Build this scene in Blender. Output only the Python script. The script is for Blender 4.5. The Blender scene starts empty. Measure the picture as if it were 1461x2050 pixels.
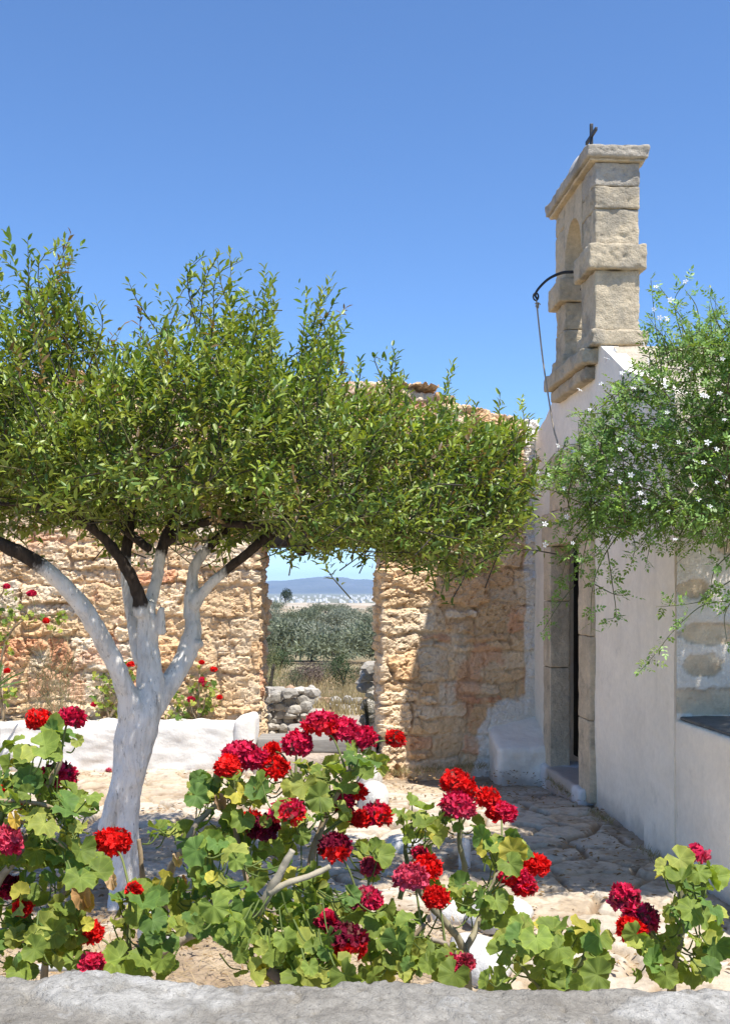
import bpy, bmesh, math, random
import numpy as np
from mathutils import Vector, Matrix, Quaternion

C = bpy.context.scene
R = math.radians
COL = bpy.context.scene.collection
random.seed(7)
RNG = np.random.default_rng(7)
CAMZ, FPX, CX, HY = 1.6, 2050.0, 730.5, 1180.0

# ------------------------------------------------------------------ camera
cam = bpy.data.cameras.new('camera')
cam.sensor_fit = 'VERTICAL'
cam.sensor_height = 36.0
cam.sensor_width = 36.0
cam.lens = 36.0
cam.shift_y = 155.0 / 2050.0
cam.clip_start = 0.05
cam.clip_end = 40000
camo = bpy.data.objects.new('camera', cam)
COL.objects.link(camo)
camo.location = (0, 0, CAMZ)
camo.rotation_euler = (R(90), 0, 0)
C.camera = camo

# ------------------------------------------------------------------ light
SUN = Vector((-0.30, 0.36, -1.0)).normalized()
elev = math.asin(-SUN.z)
azim = math.atan2(-SUN.x, -SUN.y)
w = bpy.data.worlds.new('World')
C.world = w
w.use_nodes = True
nt = w.node_tree
sky = nt.nodes.new('ShaderNodeTexSky')
sky.sky_type = 'NISHITA'
sky.sun_disc = False
sky.sun_elevation = elev
sky.sun_rotation = azim
sky.air_density = 1.0
sky.dust_density = 0.0
sky.ozone_density = 4.0
sky.altitude = 1500
bg = nt.nodes['Background']
bg.inputs['Strength'].default_value = 0.15
tint = nt.nodes.new('ShaderNodeMix'); tint.data_type = 'RGBA'; tint.blend_type = 'MULTIPLY'
tint.inputs[0].default_value = 1.0; tint.inputs[7].default_value = (0.66, 0.82, 0.98, 1)
nt.links.new(sky.outputs[0], tint.inputs[6])
nt.links.new(tint.outputs[2], bg.inputs['Color'])
sl = bpy.data.lights.new('sun', 'SUN')
sl.energy = 4.9
sl.angle = R(0.53)
sl.color = (1.0, 0.95, 0.87)
slo = bpy.data.objects.new('sun', sl)
COL.objects.link(slo)
slo.rotation_euler = SUN.to_track_quat('-Z', 'Y').to_euler()
slo.location = (3, -3, 10)
C.view_settings.view_transform = 'Standard'
C.view_settings.look = 'None'
C.view_settings.exposure = 0.60
C.view_settings.gamma = 1.0
C.cycles.max_bounces = 8
C.cycles.diffuse_bounces = 5
C.cycles.transmission_bounces = 4
C.cycles.transparent_max_bounces = 8
C.cycles.volume_bounces = 1

# ------------------------------------------------------------------ helpers
def at(px, py, Y):
    return np.array([(px - CX) / FPX * Y, Y, CAMZ + (HY - py) / FPX * Y])

def _hash(ix, iy, iz, seed):
    n = (ix.astype(np.int64) * 374761393 + iy.astype(np.int64) * 668265263 + iz.astype(np.int64) * 1274126177 + seed * 974711) & 0xffffffff
    n = ((n ^ (n >> 13)) * 1274126177) & 0xffffffff
    n = ((n ^ (n >> 16)) * 2246822519) & 0xffffffff
    n = n ^ (n >> 15)
    return (n & 0xffffff) / float(0xffffff)

def vn(x, y, z=None, seed=0):
    x = np.asarray(x, float); y = np.asarray(y, float)
    z = np.zeros_like(x) if z is None else np.asarray(z, float)
    ix, iy, iz = np.floor(x), np.floor(y), np.floor(z)
    fx, fy, fz = x - ix, y - iy, z - iz
    fx = fx * fx * (3 - 2 * fx); fy = fy * fy * (3 - 2 * fy); fz = fz * fz * (3 - 2 * fz)
    r = 0
    for dx in (0, 1):
        for dy in (0, 1):
            for dz in (0, 1):
                wt = (fx if dx else 1 - fx) * (fy if dy else 1 - fy) * (fz if dz else 1 - fz)
                r = r + wt * _hash(ix + dx, iy + dy, iz + dz, seed)
    return r

def fbm(x, y, z=None, seed=0, octv=4, gain=0.5):
    a, s, t = 1.0, 0, 0
    f = 1.0
    for o in range(octv):
        s = s + a * (vn(np.asarray(x) * f, np.asarray(y) * f, None if z is None else np.asarray(z) * f, seed + o * 17) - 0.5)
        t += a
        a *= gain
        f *= 2.03
    return s / t * 2      # about -1..1

def sst(a, b, x):
    t = np.clip((x - a) / (b - a), 0, 1)
    return t * t * (3 - 2 * t)

def lerp(a, b, t):
    return a + (b - a) * t

def voro(x, y, seed=0, jit=0.9):
    ix, iy = np.floor(x), np.floor(y)
    F1 = np.full(x.shape, 9.0); F2 = np.full(x.shape, 9.0); ID = np.zeros(x.shape)
    z0 = np.zeros_like(ix)
    for dx in (-1, 0, 1):
        for dy in (-1, 0, 1):
            cx, cy = ix + dx, iy + dy
            px = cx + 0.5 + jit * (_hash(cx, cy, z0, seed) - 0.5)
            py = cy + 0.5 + jit * (_hash(cx, cy, z0, seed + 5) - 0.5)
            d = np.hypot(px - x, py - y)
            idv = _hash(cx, cy, z0, seed + 9)
            closer = d < F1
            F2 = np.where(closer, F1, np.minimum(F2, d))
            ID = np.where(closer, idv, ID)
            F1 = np.where(closer, d, F1)
    return F1, F2, ID

def facets(x, y, seed, tilt):
    """broken-stone relief: every Voronoi cell is one small tilted plane"""
    ix, iy = np.floor(x), np.floor(y)
    F1 = np.full(x.shape, 9.0); H = np.zeros(x.shape); z0 = np.zeros_like(ix)
    for dx in (-1, 0, 1):
        for dy in (-1, 0, 1):
            cx, cy = ix + dx, iy + dy
            ox = x - (cx + 0.5 + 0.9 * (_hash(cx, cy, z0, seed) - 0.5)); oy = y - (cy + 0.5 + 0.9 * (_hash(cx, cy, z0, seed + 5) - 0.5))
            d = ox * ox + oy * oy
            pl = (_hash(cx, cy, z0, seed + 9) - 0.5) * 1.1 + ox * (_hash(cx, cy, z0, seed + 11) - 0.5) * 2 + oy * (_hash(cx, cy, z0, seed + 12) - 0.35) * 2
            k = d < F1
            F1 = np.where(k, d, F1); H = np.where(k, pl, H)
    return H * tilt

def mesh(name, V, faces, mat=None, parent=None, col=None, uv=None, smooth=True, attrs=None):
    """faces: array (n,k) or list of such arrays -> ONE mesh object"""
    V = np.asarray(V, np.float32).reshape(-1, 3)
    if not isinstance(faces, list):
        faces = [faces]
    faces = [np.asarray(f, np.int32) for f in faces if len(f)]
    me = bpy.data.meshes.new(name)
    nl = sum(f.size for f in faces); nf = sum(len(f) for f in faces)
    me.vertices.add(len(V)); me.vertices.foreach_set('co', V.ravel())
    me.loops.add(nl); me.polygons.add(nf)
    li = np.concatenate([f.ravel() for f in faces])
    tot = np.concatenate([np.full(len(f), f.shape[1], np.int32) for f in faces])
    st = np.concatenate([[0], np.cumsum(tot)[:-1]]).astype(np.int32)
    me.loops.foreach_set('vertex_index', li)
    me.polygons.foreach_set('loop_start', st)
    me.polygons.foreach_set('loop_total', tot)
    me.polygons.foreach_set('use_smooth', np.full(nf, bool(smooth)))
    me.update(calc_edges=True)
    if col is not None:
        c = np.ones((len(V), 4), np.float32)
        c[:, :3] = np.asarray(col, np.float32).reshape(-1, 3) if np.ndim(col) > 1 else np.asarray(col, np.float32)
        a = me.attributes.new('col', 'FLOAT_COLOR', 'POINT')
        a.data.foreach_set('color', c.ravel())
    if attrs:
        for k, v in attrs.items():
            a = me.attributes.new(k, 'FLOAT', 'POINT')
            a.data.foreach_set('value', np.asarray(v, np.float32))
    if uv is not None:
        ul = me.uv_layers.new(name='UVMap')
        ul.data.foreach_set('uv', np.asarray(uv, np.float32)[li].ravel())
    me.validate()
    o = bpy.data.objects.new(name, me)
    COL.objects.link(o)
    if mat:
        me.materials.append(mat)
    if parent:
        o.parent = parent
        o.matrix_parent_inverse = parent.matrix_basis.inverted()
    return o

def tag(o, label=None, cat=None, group=None, kind=None):
    if label: o['label'] = label
    if cat: o['category'] = cat
    if group: o['group'] = group
    if kind: o['kind'] = kind
    return o

def thing(name, loc, label, cat, group=None):
    o = bpy.data.objects.new(name, None)
    o.empty_display_size = 0.1
    COL.objects.link(o)
    o.location = [float(v) for v in loc]
    return tag(o, label, cat, group)

class MB:
    def __init__(s):
        s.V = []; s.F = {3: [], 4: []}; s.Cc = []; s.U = []; s.n = 0
    def add(s, V, faces, col=None, uv=None):
        V = np.asarray(V, float).reshape(-1, 3)
        if not isinstance(faces, list): faces = [faces]
        for f in faces:
            f = np.asarray(f, int)
            if len(f): s.F[f.shape[1]].append(f + s.n)
        s.V.append(V)
        c = np.ones((len(V), 3)) if col is None else np.broadcast_to(np.asarray(col, float), (len(V), 3))
        s.Cc.append(c)
        s.U.append(np.zeros((len(V), 2)) if uv is None else uv)
        s.n += len(V)
    def build(s, name, mat, parent=None, smooth=True, uv=False):
        V = np.concatenate(s.V)
        fs = [np.concatenate(s.F[k]) for k in (3, 4) if s.F[k]]
        return mesh(name, V, fs, mat, parent, np.concatenate(s.Cc), np.concatenate(s.U) if uv else None, smooth)

def gridfaces(nu, nv, off=0, mask=None):
    i, j = np.meshgrid(np.arange(nu - 1), np.arange(nv - 1), indexing='ij')
    a = i * nv + j
    f = np.stack([a, a + nv, a + nv + 1, a + 1], -1)
    if mask is not None: f = f[mask]
    return f.reshape(-1, 4) + off

def catmull(P, n):
    P = np.asarray(P, float)
    Q = np.vstack([2 * P[0] - P[1], P, 2 * P[-1] - P[-2]])
    out = []
    for i in range(len(P) - 1):
        p0, p1, p2, p3 = Q[i:i + 4]
        for t in np.linspace(0, 1, n, endpoint=False):
            out.append(0.5 * ((2 * p1) + (-p0 + p2) * t + (2 * p0 - 5 * p1 + 4 * p2 - p3) * t * t + (-p0 + 3 * p1 - 3 * p2 + p3) * t ** 3))
    out.append(P[-1])
    return np.array(out)

def tube(P, r, n=6, seg=8, cap=True, rough=0.0, seed=0):
    """P control points (k,3), r radii (k) -> verts, faces, samples"""
    P = np.asarray(P, float); r = np.broadcast_to(np.asarray(r, float), (len(P),))
    S = catmull(np.column_stack([P, r]), n)
    pts, rad = S[:, :3], np.maximum(S[:, 3], 1e-4)
    T = np.gradient(pts, axis=0)
    T /= np.linalg.norm(T, axis=1)[:, None] + 1e-9
    u = np.cross(T[0], [0.3, 0.2, 0.9]); u /= np.linalg.norm(u) + 1e-9
    us = []
    for t in T:
        u = u - t * np.dot(u, t); u /= np.linalg.norm(u) + 1e-9
        us.append(u)
    us = np.array(us); ws = np.cross(T, us)
    th = np.linspace(0, 2 * np.pi, seg, endpoint=False)
    ring = us[:, None] * np.cos(th)[None, :, None] + ws[:, None] * np.sin(th)[None, :, None]
    V = pts[:, None] + ring * rad[:, None, None]
    if rough:
        nn = fbm(V[..., 0] * 60, V[..., 1] * 60, V[..., 2] * 60, seed, 3)
        V = V + ring * (nn * rough)[..., None]
    m = len(pts)
    V = V.reshape(-1, 3)
    i, j = np.meshgrid(np.arange(m - 1), np.arange(seg), indexing='ij')
    F = np.stack([i * seg + j, i * seg + (j + 1) % seg, (i + 1) * seg + (j + 1) % seg, (i + 1) * seg + j], -1).reshape(-1, 4)
    fs = [F]
    if cap:
        V = np.vstack([V, pts[0], pts[-1]])
        k = np.arange(seg)
        fs.append(np.stack([(k + 1) % seg, k, np.full(seg, m * seg)], -1))
        b = (m - 1) * seg
        fs.append(np.stack([b + k, b + (k + 1) % seg, np.full(seg, m * seg + 1)], -1))
    return V, fs, S

def rbox(x0, x1, y0, y1, z0, z1, r=0.02, step=0.03, amp=0.004, freq=8, seed=0, xf=None):
    """rounded lumpy block -> verts, faces"""
    lo = np.array([x0, y0, z0], float); hi = np.array([x1, y1, z1], float)
    n = np.clip(np.ceil((hi - lo) / step).astype(int), 2, 90)
    ax = []
    for k in range(3):
        L = hi[k] - lo[k]; rr = min(r, L * 0.49)
        c = np.linspace(lo[k] + rr, hi[k] - rr, n[k] + 1)
        ax.append(np.unique(np.concatenate([[lo[k], lo[k] + rr * .4], c, [hi[k] - rr * .4, hi[k]]])))
    V, F, off = [], [], 0
    for k in range(3):
        a, b = (k + 1) % 3, (k + 2) % 3
        A, B = np.meshgrid(ax[a], ax[b], indexing='ij')
        for sgn in (0, 1):
            P = np.zeros(A.shape + (3,)); P[..., a] = A; P[..., b] = B; P[..., k] = hi[k] if sgn else lo[k]
            f = gridfaces(A.shape[0], A.shape[1], off)
            if not sgn: f = f[:, ::-1]
            V.append(P.reshape(-1, 3)); F.append(f); off += P.size // 3
    V = np.concatenate(V); F = np.concatenate(F)
    key = np.round(V * 20000).astype(np.int64)
    _, ui, inv = np.unique(key, axis=0, return_index=True, return_inverse=True)
    V = V[ui]; F = inv.ravel()[F]
    rr = np.minimum(r, (hi - lo) * 0.49)
    inner = np.clip(V, lo + rr, hi - rr)
    d = V - inner; L = np.linalg.norm(d, axis=1)[:, None] + 1e-9
    N = d / L
    V = inner + N * np.minimum(L, np.min(rr))
    off3 = seed * 3.7
    nn = fbm(V[:, 0] * freq + off3, V[:, 1] * freq, V[:, 2] * freq, seed, 4)
    V = V + N * (nn * amp)[:, None]
    if xf is not None: V = xf(V)
    return V, F

def sheet(P, mask, thick):
    """grid P (nu,nv,3) with face mask, extruded by vector thick"""
    nu, nv = P.shape[:2]
    V0 = P.reshape(-1, 3)
    F = gridfaces(nu, nv, 0, mask)
    V1 = V0 + np.asarray(thick)
    n = len(V0)
    E = np.concatenate([F[:, [0, 1]], F[:, [1, 2]], F[:, [2, 3]], F[:, [3, 0]]])
    key = np.sort(E, axis=1); kk = key[:, 0].astype(np.int64) * n + key[:, 1]
    _, idx, cnt = np.unique(kk, return_index=True, return_counts=True)
    B = E[idx[cnt == 1]]
    Vs = np.concatenate([V0[B[:, 0]], V0[B[:, 1]], V1[B[:, 1]], V1[B[:, 0]]])
    m = len(B); k = np.arange(m) + 2 * n
    Fs = np.stack([k + m, k, k + 3 * m, k + 2 * m], -1)
    return np.concatenate([V0, V1, Vs]), np.concatenate([F, F[:, ::-1] + n, Fs])

def frames(D, Nrm):
    """unit x (dir), y, z (normal) per instance"""
    D = D / (np.linalg.norm(D, axis=1)[:, None] + 1e-9)
    Y = np.cross(Nrm, D); Y /= np.linalg.norm(Y, axis=1)[:, None] + 1e-9
    Z = np.cross(D, Y)
    return D, Y, Z

def scatter(tV, tF, O, D, Nrm, S, tcol=None, cols=None, tuv=None):
    """copies of one small leaf into arrays for ONE mesh"""
    X, Y, Z = frames(D, Nrm)
    S = np.asarray(S, float)
    if S.ndim == 1: S = np.repeat(S[:, None], 3, 1)
    V = O[:, None] + X[:, None] * (tV[None, :, 0:1] * S[:, None, 0:1]) + Y[:, None] * (tV[None, :, 1:2] * S[:, None, 1:2]) + Z[:, None] * (tV[None, :, 2:3] * S[:, None, 2:3])
    N, n = len(O), len(tV)
    fs = []
    for f in (tF if isinstance(tF, list) else [tF]):
        f = np.asarray(f, int)
        fs.append((f[None] + (np.arange(N) * n)[:, None, None]).reshape(-1, f.shape[1]))
    col = None
    if cols is not None:
        col = np.repeat(cols, n, 0)
        if tcol is not None: col = col * np.tile(tcol, (N, 1))
    uv = None if tuv is None else np.tile(tuv, (N, 1))
    return V.reshape(-1, 3), fs, col, uv

def rdir(n):
    v = RNG.normal(size=(n, 3)); return v / np.linalg.norm(v, axis=1)[:, None]

# ------------------------------------------------------------------ materials
def new_mat(name):
    m = bpy.data.materials.new(name); m.use_nodes = True
    n = m.node_tree; n.nodes.clear()
    out = n.nodes.new('ShaderNodeOutputMaterial')
    return m, n, out

def N_(n, t, **kw):
    x = n.nodes.new(t)
    for k, v in kw.items(): setattr(x, k, v)
    return x

def noise(n, vec, scale, detail=6, rough=0.6, dist=0.0):
    t = N_(n, 'ShaderNodeTexNoise'); t.inputs['Scale'].default_value = scale
    t.inputs['Detail'].default_value = detail; t.inputs['Roughness'].default_value = rough
    t.inputs['Distortion'].default_value = dist
    n.links.new(vec, t.inputs['Vector'])
    return t.outputs['Fac']

def ramp(n, fac, stops):
    r = N_(n, 'ShaderNodeValToRGB')
    e = r.color_ramp.elements
    while len(e) < len(stops): e.new(0.5)
    for i, (p, c) in enumerate(stops):
        e[i].position = p; e[i].color = (c, c, c, 1) if not hasattr(c, '__len__') else tuple(c) + (1,)
    n.links.new(fac, r.inputs[0])
    return r.outputs[0]

def mix(n, a, b, fac, mode='MIX'):
    m = N_(n, 'ShaderNodeMix', data_type='RGBA', blend_type=mode)
    for s, v in ((6, a), (7, b)):
        if hasattr(v, 'is_linked') or hasattr(v, 'links'): n.links.new(v, m.inputs[s])
        else: m.inputs[s].default_value = tuple(v) + (1,) if len(v) == 3 else v
    if hasattr(fac, 'links'): n.links.new(fac, m.inputs[0])
    else: m.inputs[0].default_value = fac
    return m.outputs[2]

def surf(name, base=None, var=0.25, vscale=6, patches=(), bumps=((40, 0.3, 0.004),), rough=0.85, spec=0.25, coord='Object', stretch=None):
    """masonry / earth / wood: own colour (or the 'col' attribute) with worn patches and grain"""
    m, n, out = new_mat(name)
    tc = N_(n, 'ShaderNodeTexCoord')
    vec = tc.outputs[coord]
    if stretch:
        mp = N_(n, 'ShaderNodeMapping'); mp.inputs['Scale'].default_value = stretch
        n.links.new(vec, mp.inputs[0]); vec = mp.outputs[0]
    if base is None:
        c = N_(n, 'ShaderNodeAttribute', attribute_name='col').outputs['Color']
    else:
        c = N_(n, 'ShaderNodeRGB'); c.outputs[0].default_value = tuple(base) + (1,); c = c.outputs[0]
    v = ramp(n, noise(n, vec, vscale, 8, 0.65), [(0.25, 1 - var), (0.75, 1 + var * 0.6)])
    c = mix(n, c, v, 1.0, 'MULTIPLY')
    v2 = ramp(n, noise(n, vec, vscale * 9, 5, 0.7), [(0.3, 1 - var * 0.8), (0.7, 1 + var * 0.3)])
    c = mix(n, c, v2, 1.0, 'MULTIPLY')
    for (pc, sc, lo, hi, amt) in patches:
        f = ramp(n, noise(n, vec, sc, 8, 0.7, 0.3), [(lo, 0.0), (hi, amt)])
        c = mix(n, c, pc, f)
    b = N_(n, 'ShaderNodeBsdfPrincipled')
    n.links.new(c, b.inputs['Base Color'])
    b.inputs['Roughness'].default_value = rough
    b.inputs['Specular IOR Level'].default_value = spec
    prev = None
    for (sc, st, d) in bumps:
        bp = N_(n, 'ShaderNodeBump'); bp.inputs['Strength'].default_value = st; bp.inputs['Distance'].default_value = d
        n.links.new(noise(n, vec, sc, 7, 0.65), bp.inputs['Height'])
        if prev: n.links.new(prev, bp.inputs['Normal'])
        prev = bp.outputs[0]
    if prev: n.links.new(prev, b.inputs['Normal'])
    n.links.new(b.outputs[0], out.inputs[0])
    return m

def leafmat(name, trans=0.35, rough=0.42, spec=0.4, tint=(1.25, 1.35, 0.5), vein=False, var=0.25, vs=25):
    m, n, out = new_mat(name)
    c = N_(n, 'ShaderNodeAttribute', attribute_name='col').outputs['Color']
    tc = N_(n, 'ShaderNodeTexCoord')
    v = ramp(n, noise(n, tc.outputs['Object'], vs, 4, 0.6), [(0.3, 1 - var), (0.7, 1 + var)])
    c = mix(n, c, v, 1.0, 'MULTIPLY')
    b = N_(n, 'ShaderNodeBsdfPrincipled')
    if vein:
        uv = N_(n, 'ShaderNodeUVMap').outputs[0]
        sx = N_(n, 'ShaderNodeSeparateXYZ'); n.links.new(uv, sx.inputs[0])
        fr = N_(n, 'ShaderNodeMath', operation='FRACT'); n.links.new(sx.outputs[0], fr.inputs[0])
        sb = N_(n, 'ShaderNodeMath', operation='SUBTRACT'); n.links.new(fr.outputs[0], sb.inputs[0]); sb.inputs[1].default_value = 0.5
        ab = N_(n, 'ShaderNodeMath', operation='ABSOLUTE'); n.links.new(sb.outputs[0], ab.inputs[0])
        ml = N_(n, 'ShaderNodeMath', operation='MULTIPLY'); n.links.new(ab.outputs[0], ml.inputs[0]); n.links.new(sx.outputs[1], ml.inputs[1])
        vf = ramp(n, ml.outputs[0], [(0.0, 0.55), (0.045, 0.0)])
        c2 = mix(n, c, (1.5, 1.45, 1.6), 1.0, 'MULTIPLY')
        c = mix(n, c, c2, vf)
        zf = ramp(n, sx.outputs[1], [(0.35, 0.0), (0.5, 0.35), (0.62, 0.25), (0.75, 0.0)])
        c3 = mix(n, c, (0.62, 0.68, 0.7), 1.0, 'MULTIPLY')
        c = mix(n, c, c3, zf)
        ef = ramp(n, sx.outputs[1], [(0.86, 0.0), (1.0, 0.45)])
        c4 = mix(n, c, (1.7, 1.5, 1.1), 1.0, 'MULTIPLY')
        c = mix(n, c, c4, ef)
        bp = N_(n, 'ShaderNodeBump'); bp.inputs['Strength'].default_value = 0.5; bp.inputs['Distance'].default_value = 0.002
        n.links.new(vf, bp.inputs['Height']); bp.invert = True
        n.links.new(bp.outputs[0], b.inputs['Normal'])
    n.links.new(c, b.inputs['Base Color'])
    b.inputs['Roughness'].default_value = rough
    b.inputs['Specular IOR Level'].default_value = spec
    t = N_(n, 'ShaderNodeBsdfTranslucent')
    tcx = mix(n, c, tint, 1.0, 'MULTIPLY')
    n.links.new(tcx, t.inputs[0])
    ms = N_(n, 'ShaderNodeMixShader'); ms.inputs[0].default_value = trans
    n.links.new(b.outputs[0], ms.inputs[1]); n.links.new(t.outputs[0], ms.inputs[2])
    n.links.new(ms.outputs[0], out.inputs[0])
    return m

M = {}
M['rubble'] = surf('rubble_masonry', None, 0.16, 5, bumps=((30, 0.8, 0.025), (110, 0.7, 0.008)), rough=0.92, spec=0.15)
M['paving'] = surf('flagstone', None, 0.22, 4, bumps=((22, 0.7, 0.018), (120, 0.6, 0.006)), rough=0.9, spec=0.15)
M['plaster'] = surf('limewash', (0.80, 0.785, 0.75), 0.05, 1.6, patches=(((0.58, 0.55, 0.49), 1.3, 0.62, 0.85, 0.35), ((0.35, 0.33, 0.3), 34, 0.75, 0.85, 0.25)), bumps=((6, 0.25, 0.02), (60, 0.12, 0.003)), rough=0.9, spec=0.15)
M['whitewash'] = surf('whitewash', None, 0.10, 2.2, patches=(((0.5, 0.46, 0.39), 5, 0.60, 0.78, 0.5), ((0.34, 0.31, 0.27), 45, 0.68, 0.76, 0.45)), bumps=((12, 0.5, 0.02), (55, 0.4, 0.005)), rough=0.9, spec=0.15)
M['sandstone'] = surf('weathered_sandstone', None, 0.25, 4, patches=(((0.20, 0.185, 0.155), 5, 0.55, 0.72, 0.65), ((0.62, 0.58, 0.5), 3, 0.62, 0.7, 0.6)), bumps=((24, 0.8, 0.025), (95, 0.8, 0.010)), rough=0.92, spec=0.15)
M['limestone'] = surf('limestone_rock', None, 0.25, 6, bumps=((18, 0.6, 0.03), (70, 0.5, 0.006)), rough=0.9, spec=0.15)
M['cement'] = surf('rough_cement', None, 0.2, 9, patches=(((0.3, 0.285, 0.25), 7, 0.5, 0.68, 0.6), ((0.58, 0.56, 0.52), 14, 0.56, 0.66, 0.5), ((0.17, 0.155, 0.13), 110, 0.55, 0.66, 0.7)), bumps=((30, 0.7, 0.02), (200, 1.0, 0.006)), rough=0.92, spec=0.15)
M['earth'] = surf('terrain_earth', None, 0.3, 0.25, bumps=((3, 0.5, 0.1), (0.6, 0.4, 0.3)), rough=0.95, spec=0.05)
M['hill'] = surf('mountain_rock', (0.13, 0.125, 0.125), 0.4, 0.003, bumps=((0.01, 0.6, 30),), rough=1, spec=0)
M['iron'] = surf('black_iron', (0.02, 0.02, 0.022), 0.3, 30, bumps=((90, 0.3, 0.002),), rough=0.55, spec=0.5)
M['wood'] = surf('dark_wood', (0.022, 0.016, 0.012), 0.35, 8, bumps=((50, 0.4, 0.004),), rough=0.7, stretch=(1, 1, 0.1))
M['greywood'] = surf('weathered_slab', (0.30, 0.28, 0.25), 0.3, 8, bumps=((40, 0.5, 0.004),), rough=0.85, stretch=(0.15, 1, 1))
M['rope'] = surf('hemp_rope', (0.42, 0.36, 0.28), 0.3, 60, bumps=((160, 0.6, 0.003),), rough=0.95)
M['slate'] = surf('slate_top', (0.16, 0.16, 0.155), 0.45, 14, bumps=((30, 0.6, 0.01),), rough=0.7)
M['stalk'] = surf('plant_stalk', None, 0.25, 40, bumps=((80, 0.4, 0.003),), rough=0.75)
M['pipe'] = surf('pale_pipe', (0.6, 0.58, 0.54), 0.1, 20, bumps=(), rough=0.5)
M['house'] = surf('house_plaster', None, 0.05, 0.1, bumps=(), rough=0.9)
M['citrus'] = leafmat('citrus_leaf', 0.24, 0.40, 0.45, (1.5, 1.45, 0.45))
M['jasmine'] = leafmat('jasmine_leaf', 0.38, 0.45, 0.4, (1.4, 1.4, 0.5))
M['olive'] = leafmat('olive_leaf', 0.2, 0.6, 0.3, (1.2, 1.2, 0.7), vs=1)
M['geranium'] = leafmat('geranium_leaf', 0.34, 0.6, 0.22, (1.5, 1.5, 0.35), vein=True, vs=40, var=0.18)
M['petal'] = leafmat('geranium_petal', 0.25, 0.6, 0.2, (1.3, 0.8, 0.8), vs=60, var=0.22)
M['white_petal'] = leafmat('jasmine_petal', 0.3, 0.6, 0.2, (1, 1, 1), vs=30, var=0.05)
M['straw'] = leafmat('dry_straw', 0.25, 0.8, 0.1, (1.1, 1, 0.8), vs=3)

def barkmat():
    m, n, out = new_mat('whitewashed_bark')
    tc = N_(n, 'ShaderNodeTexCoord'); vec = tc.outputs['Object']
    mp = N_(n, 'ShaderNodeMapping'); mp.inputs['Scale'].default_value = (1, 1, 0.22); n.links.new(vec, mp.inputs[0])
    dk = N_(n, 'ShaderNodeAttribute', attribute_name='dark').outputs['Fac']
    ns = noise(n, mp.outputs[0], 26, 8, 0.7)
    ad = N_(n, 'ShaderNodeMath', operation='MULTIPLY_ADD'); n.links.new(ns, ad.inputs[0]); ad.inputs[1].default_value = 0.75
    n.links.new(dk, ad.inputs[2])
    f = ramp(n, ad.outputs[0], [(0.66, 0.0), (0.92, 1.0)])
    wv = ramp(n, noise(n, vec, 9, 6, 0.6), [(0.3, (0.70, 0.66, 0.60)), (0.7, (0.86, 0.82, 0.755))])
    st = ramp(n, noise(n, mp.outputs[0], 16, 9, 0.75, 0.6), [(0.50, 0.0), (0.66, 0.6)])
    wv = mix(n, wv, (0.36, 0.33, 0.29), st)
    sp = ramp(n, noise(n, mp.outputs[0], 60, 7, 0.8), [(0.56, 0.0), (0.66, 0.85)])
    wv = mix(n, wv, (0.16, 0.14, 0.12), sp)
    bv = ramp(n, noise(n, mp.outputs[0], 40, 6, 0.7), [(0.3, (0.022, 0.017, 0.014)), (0.75, (0.085, 0.065, 0.05))])
    c = mix(n, wv, bv, f)
    b = N_(n, 'ShaderNodeBsdfPrincipled'); n.links.new(c, b.inputs['Base Color'])
    b.inputs['Roughness'].default_value = 0.85; b.inputs['Specular IOR Level'].default_value = 0.2
    b1 = N_(n, 'ShaderNodeBump'); b1.inputs['Strength'].default_value = 0.7; b1.inputs['Distance'].default_value = 0.02
    n.links.new(noise(n, mp.outputs[0], 45, 8, 0.7), b1.inputs['Height']); n.links.new(b1.outputs[0], b.inputs['Normal'])
    n.links.new(b.outputs[0], out.inputs[0])
    return m
M['bark'] = barkmat()
M['oldbark'] = surf('olive_bark', (0.07, 0.06, 0.05), 0.3, 6, bumps=((20, 0.6, 0.03),), rough=0.9)

# ================================================================== THE SETTING
TY = [-400, 8.5, 9.6, 10.2, 14, 20, 40, 70, 120, 200, 235, 400, 1000, 3000, 12000]
TZ = [-0.5, -0.35, -0.30, -0.03, -0.15, -0.6, -1.3, -2.0, -2.0, -1.1, -5, -12, -20, -24, -24]
def terrain_z(x, y):
    z = np.interp(y, TY, TZ)
    far = np.clip((y - 10) / 60, 0, 1)
    z = z + fbm(x * 0.06, y * 0.06, None, 31, 3) * 0.9 * far * np.clip(1.3 - y / 260, 0.25, 1) + fbm(x * 0.7, y * 0.7, None, 33, 3) * 0.06 * np.clip(y - 10, 0, 1)
    return z

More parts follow.
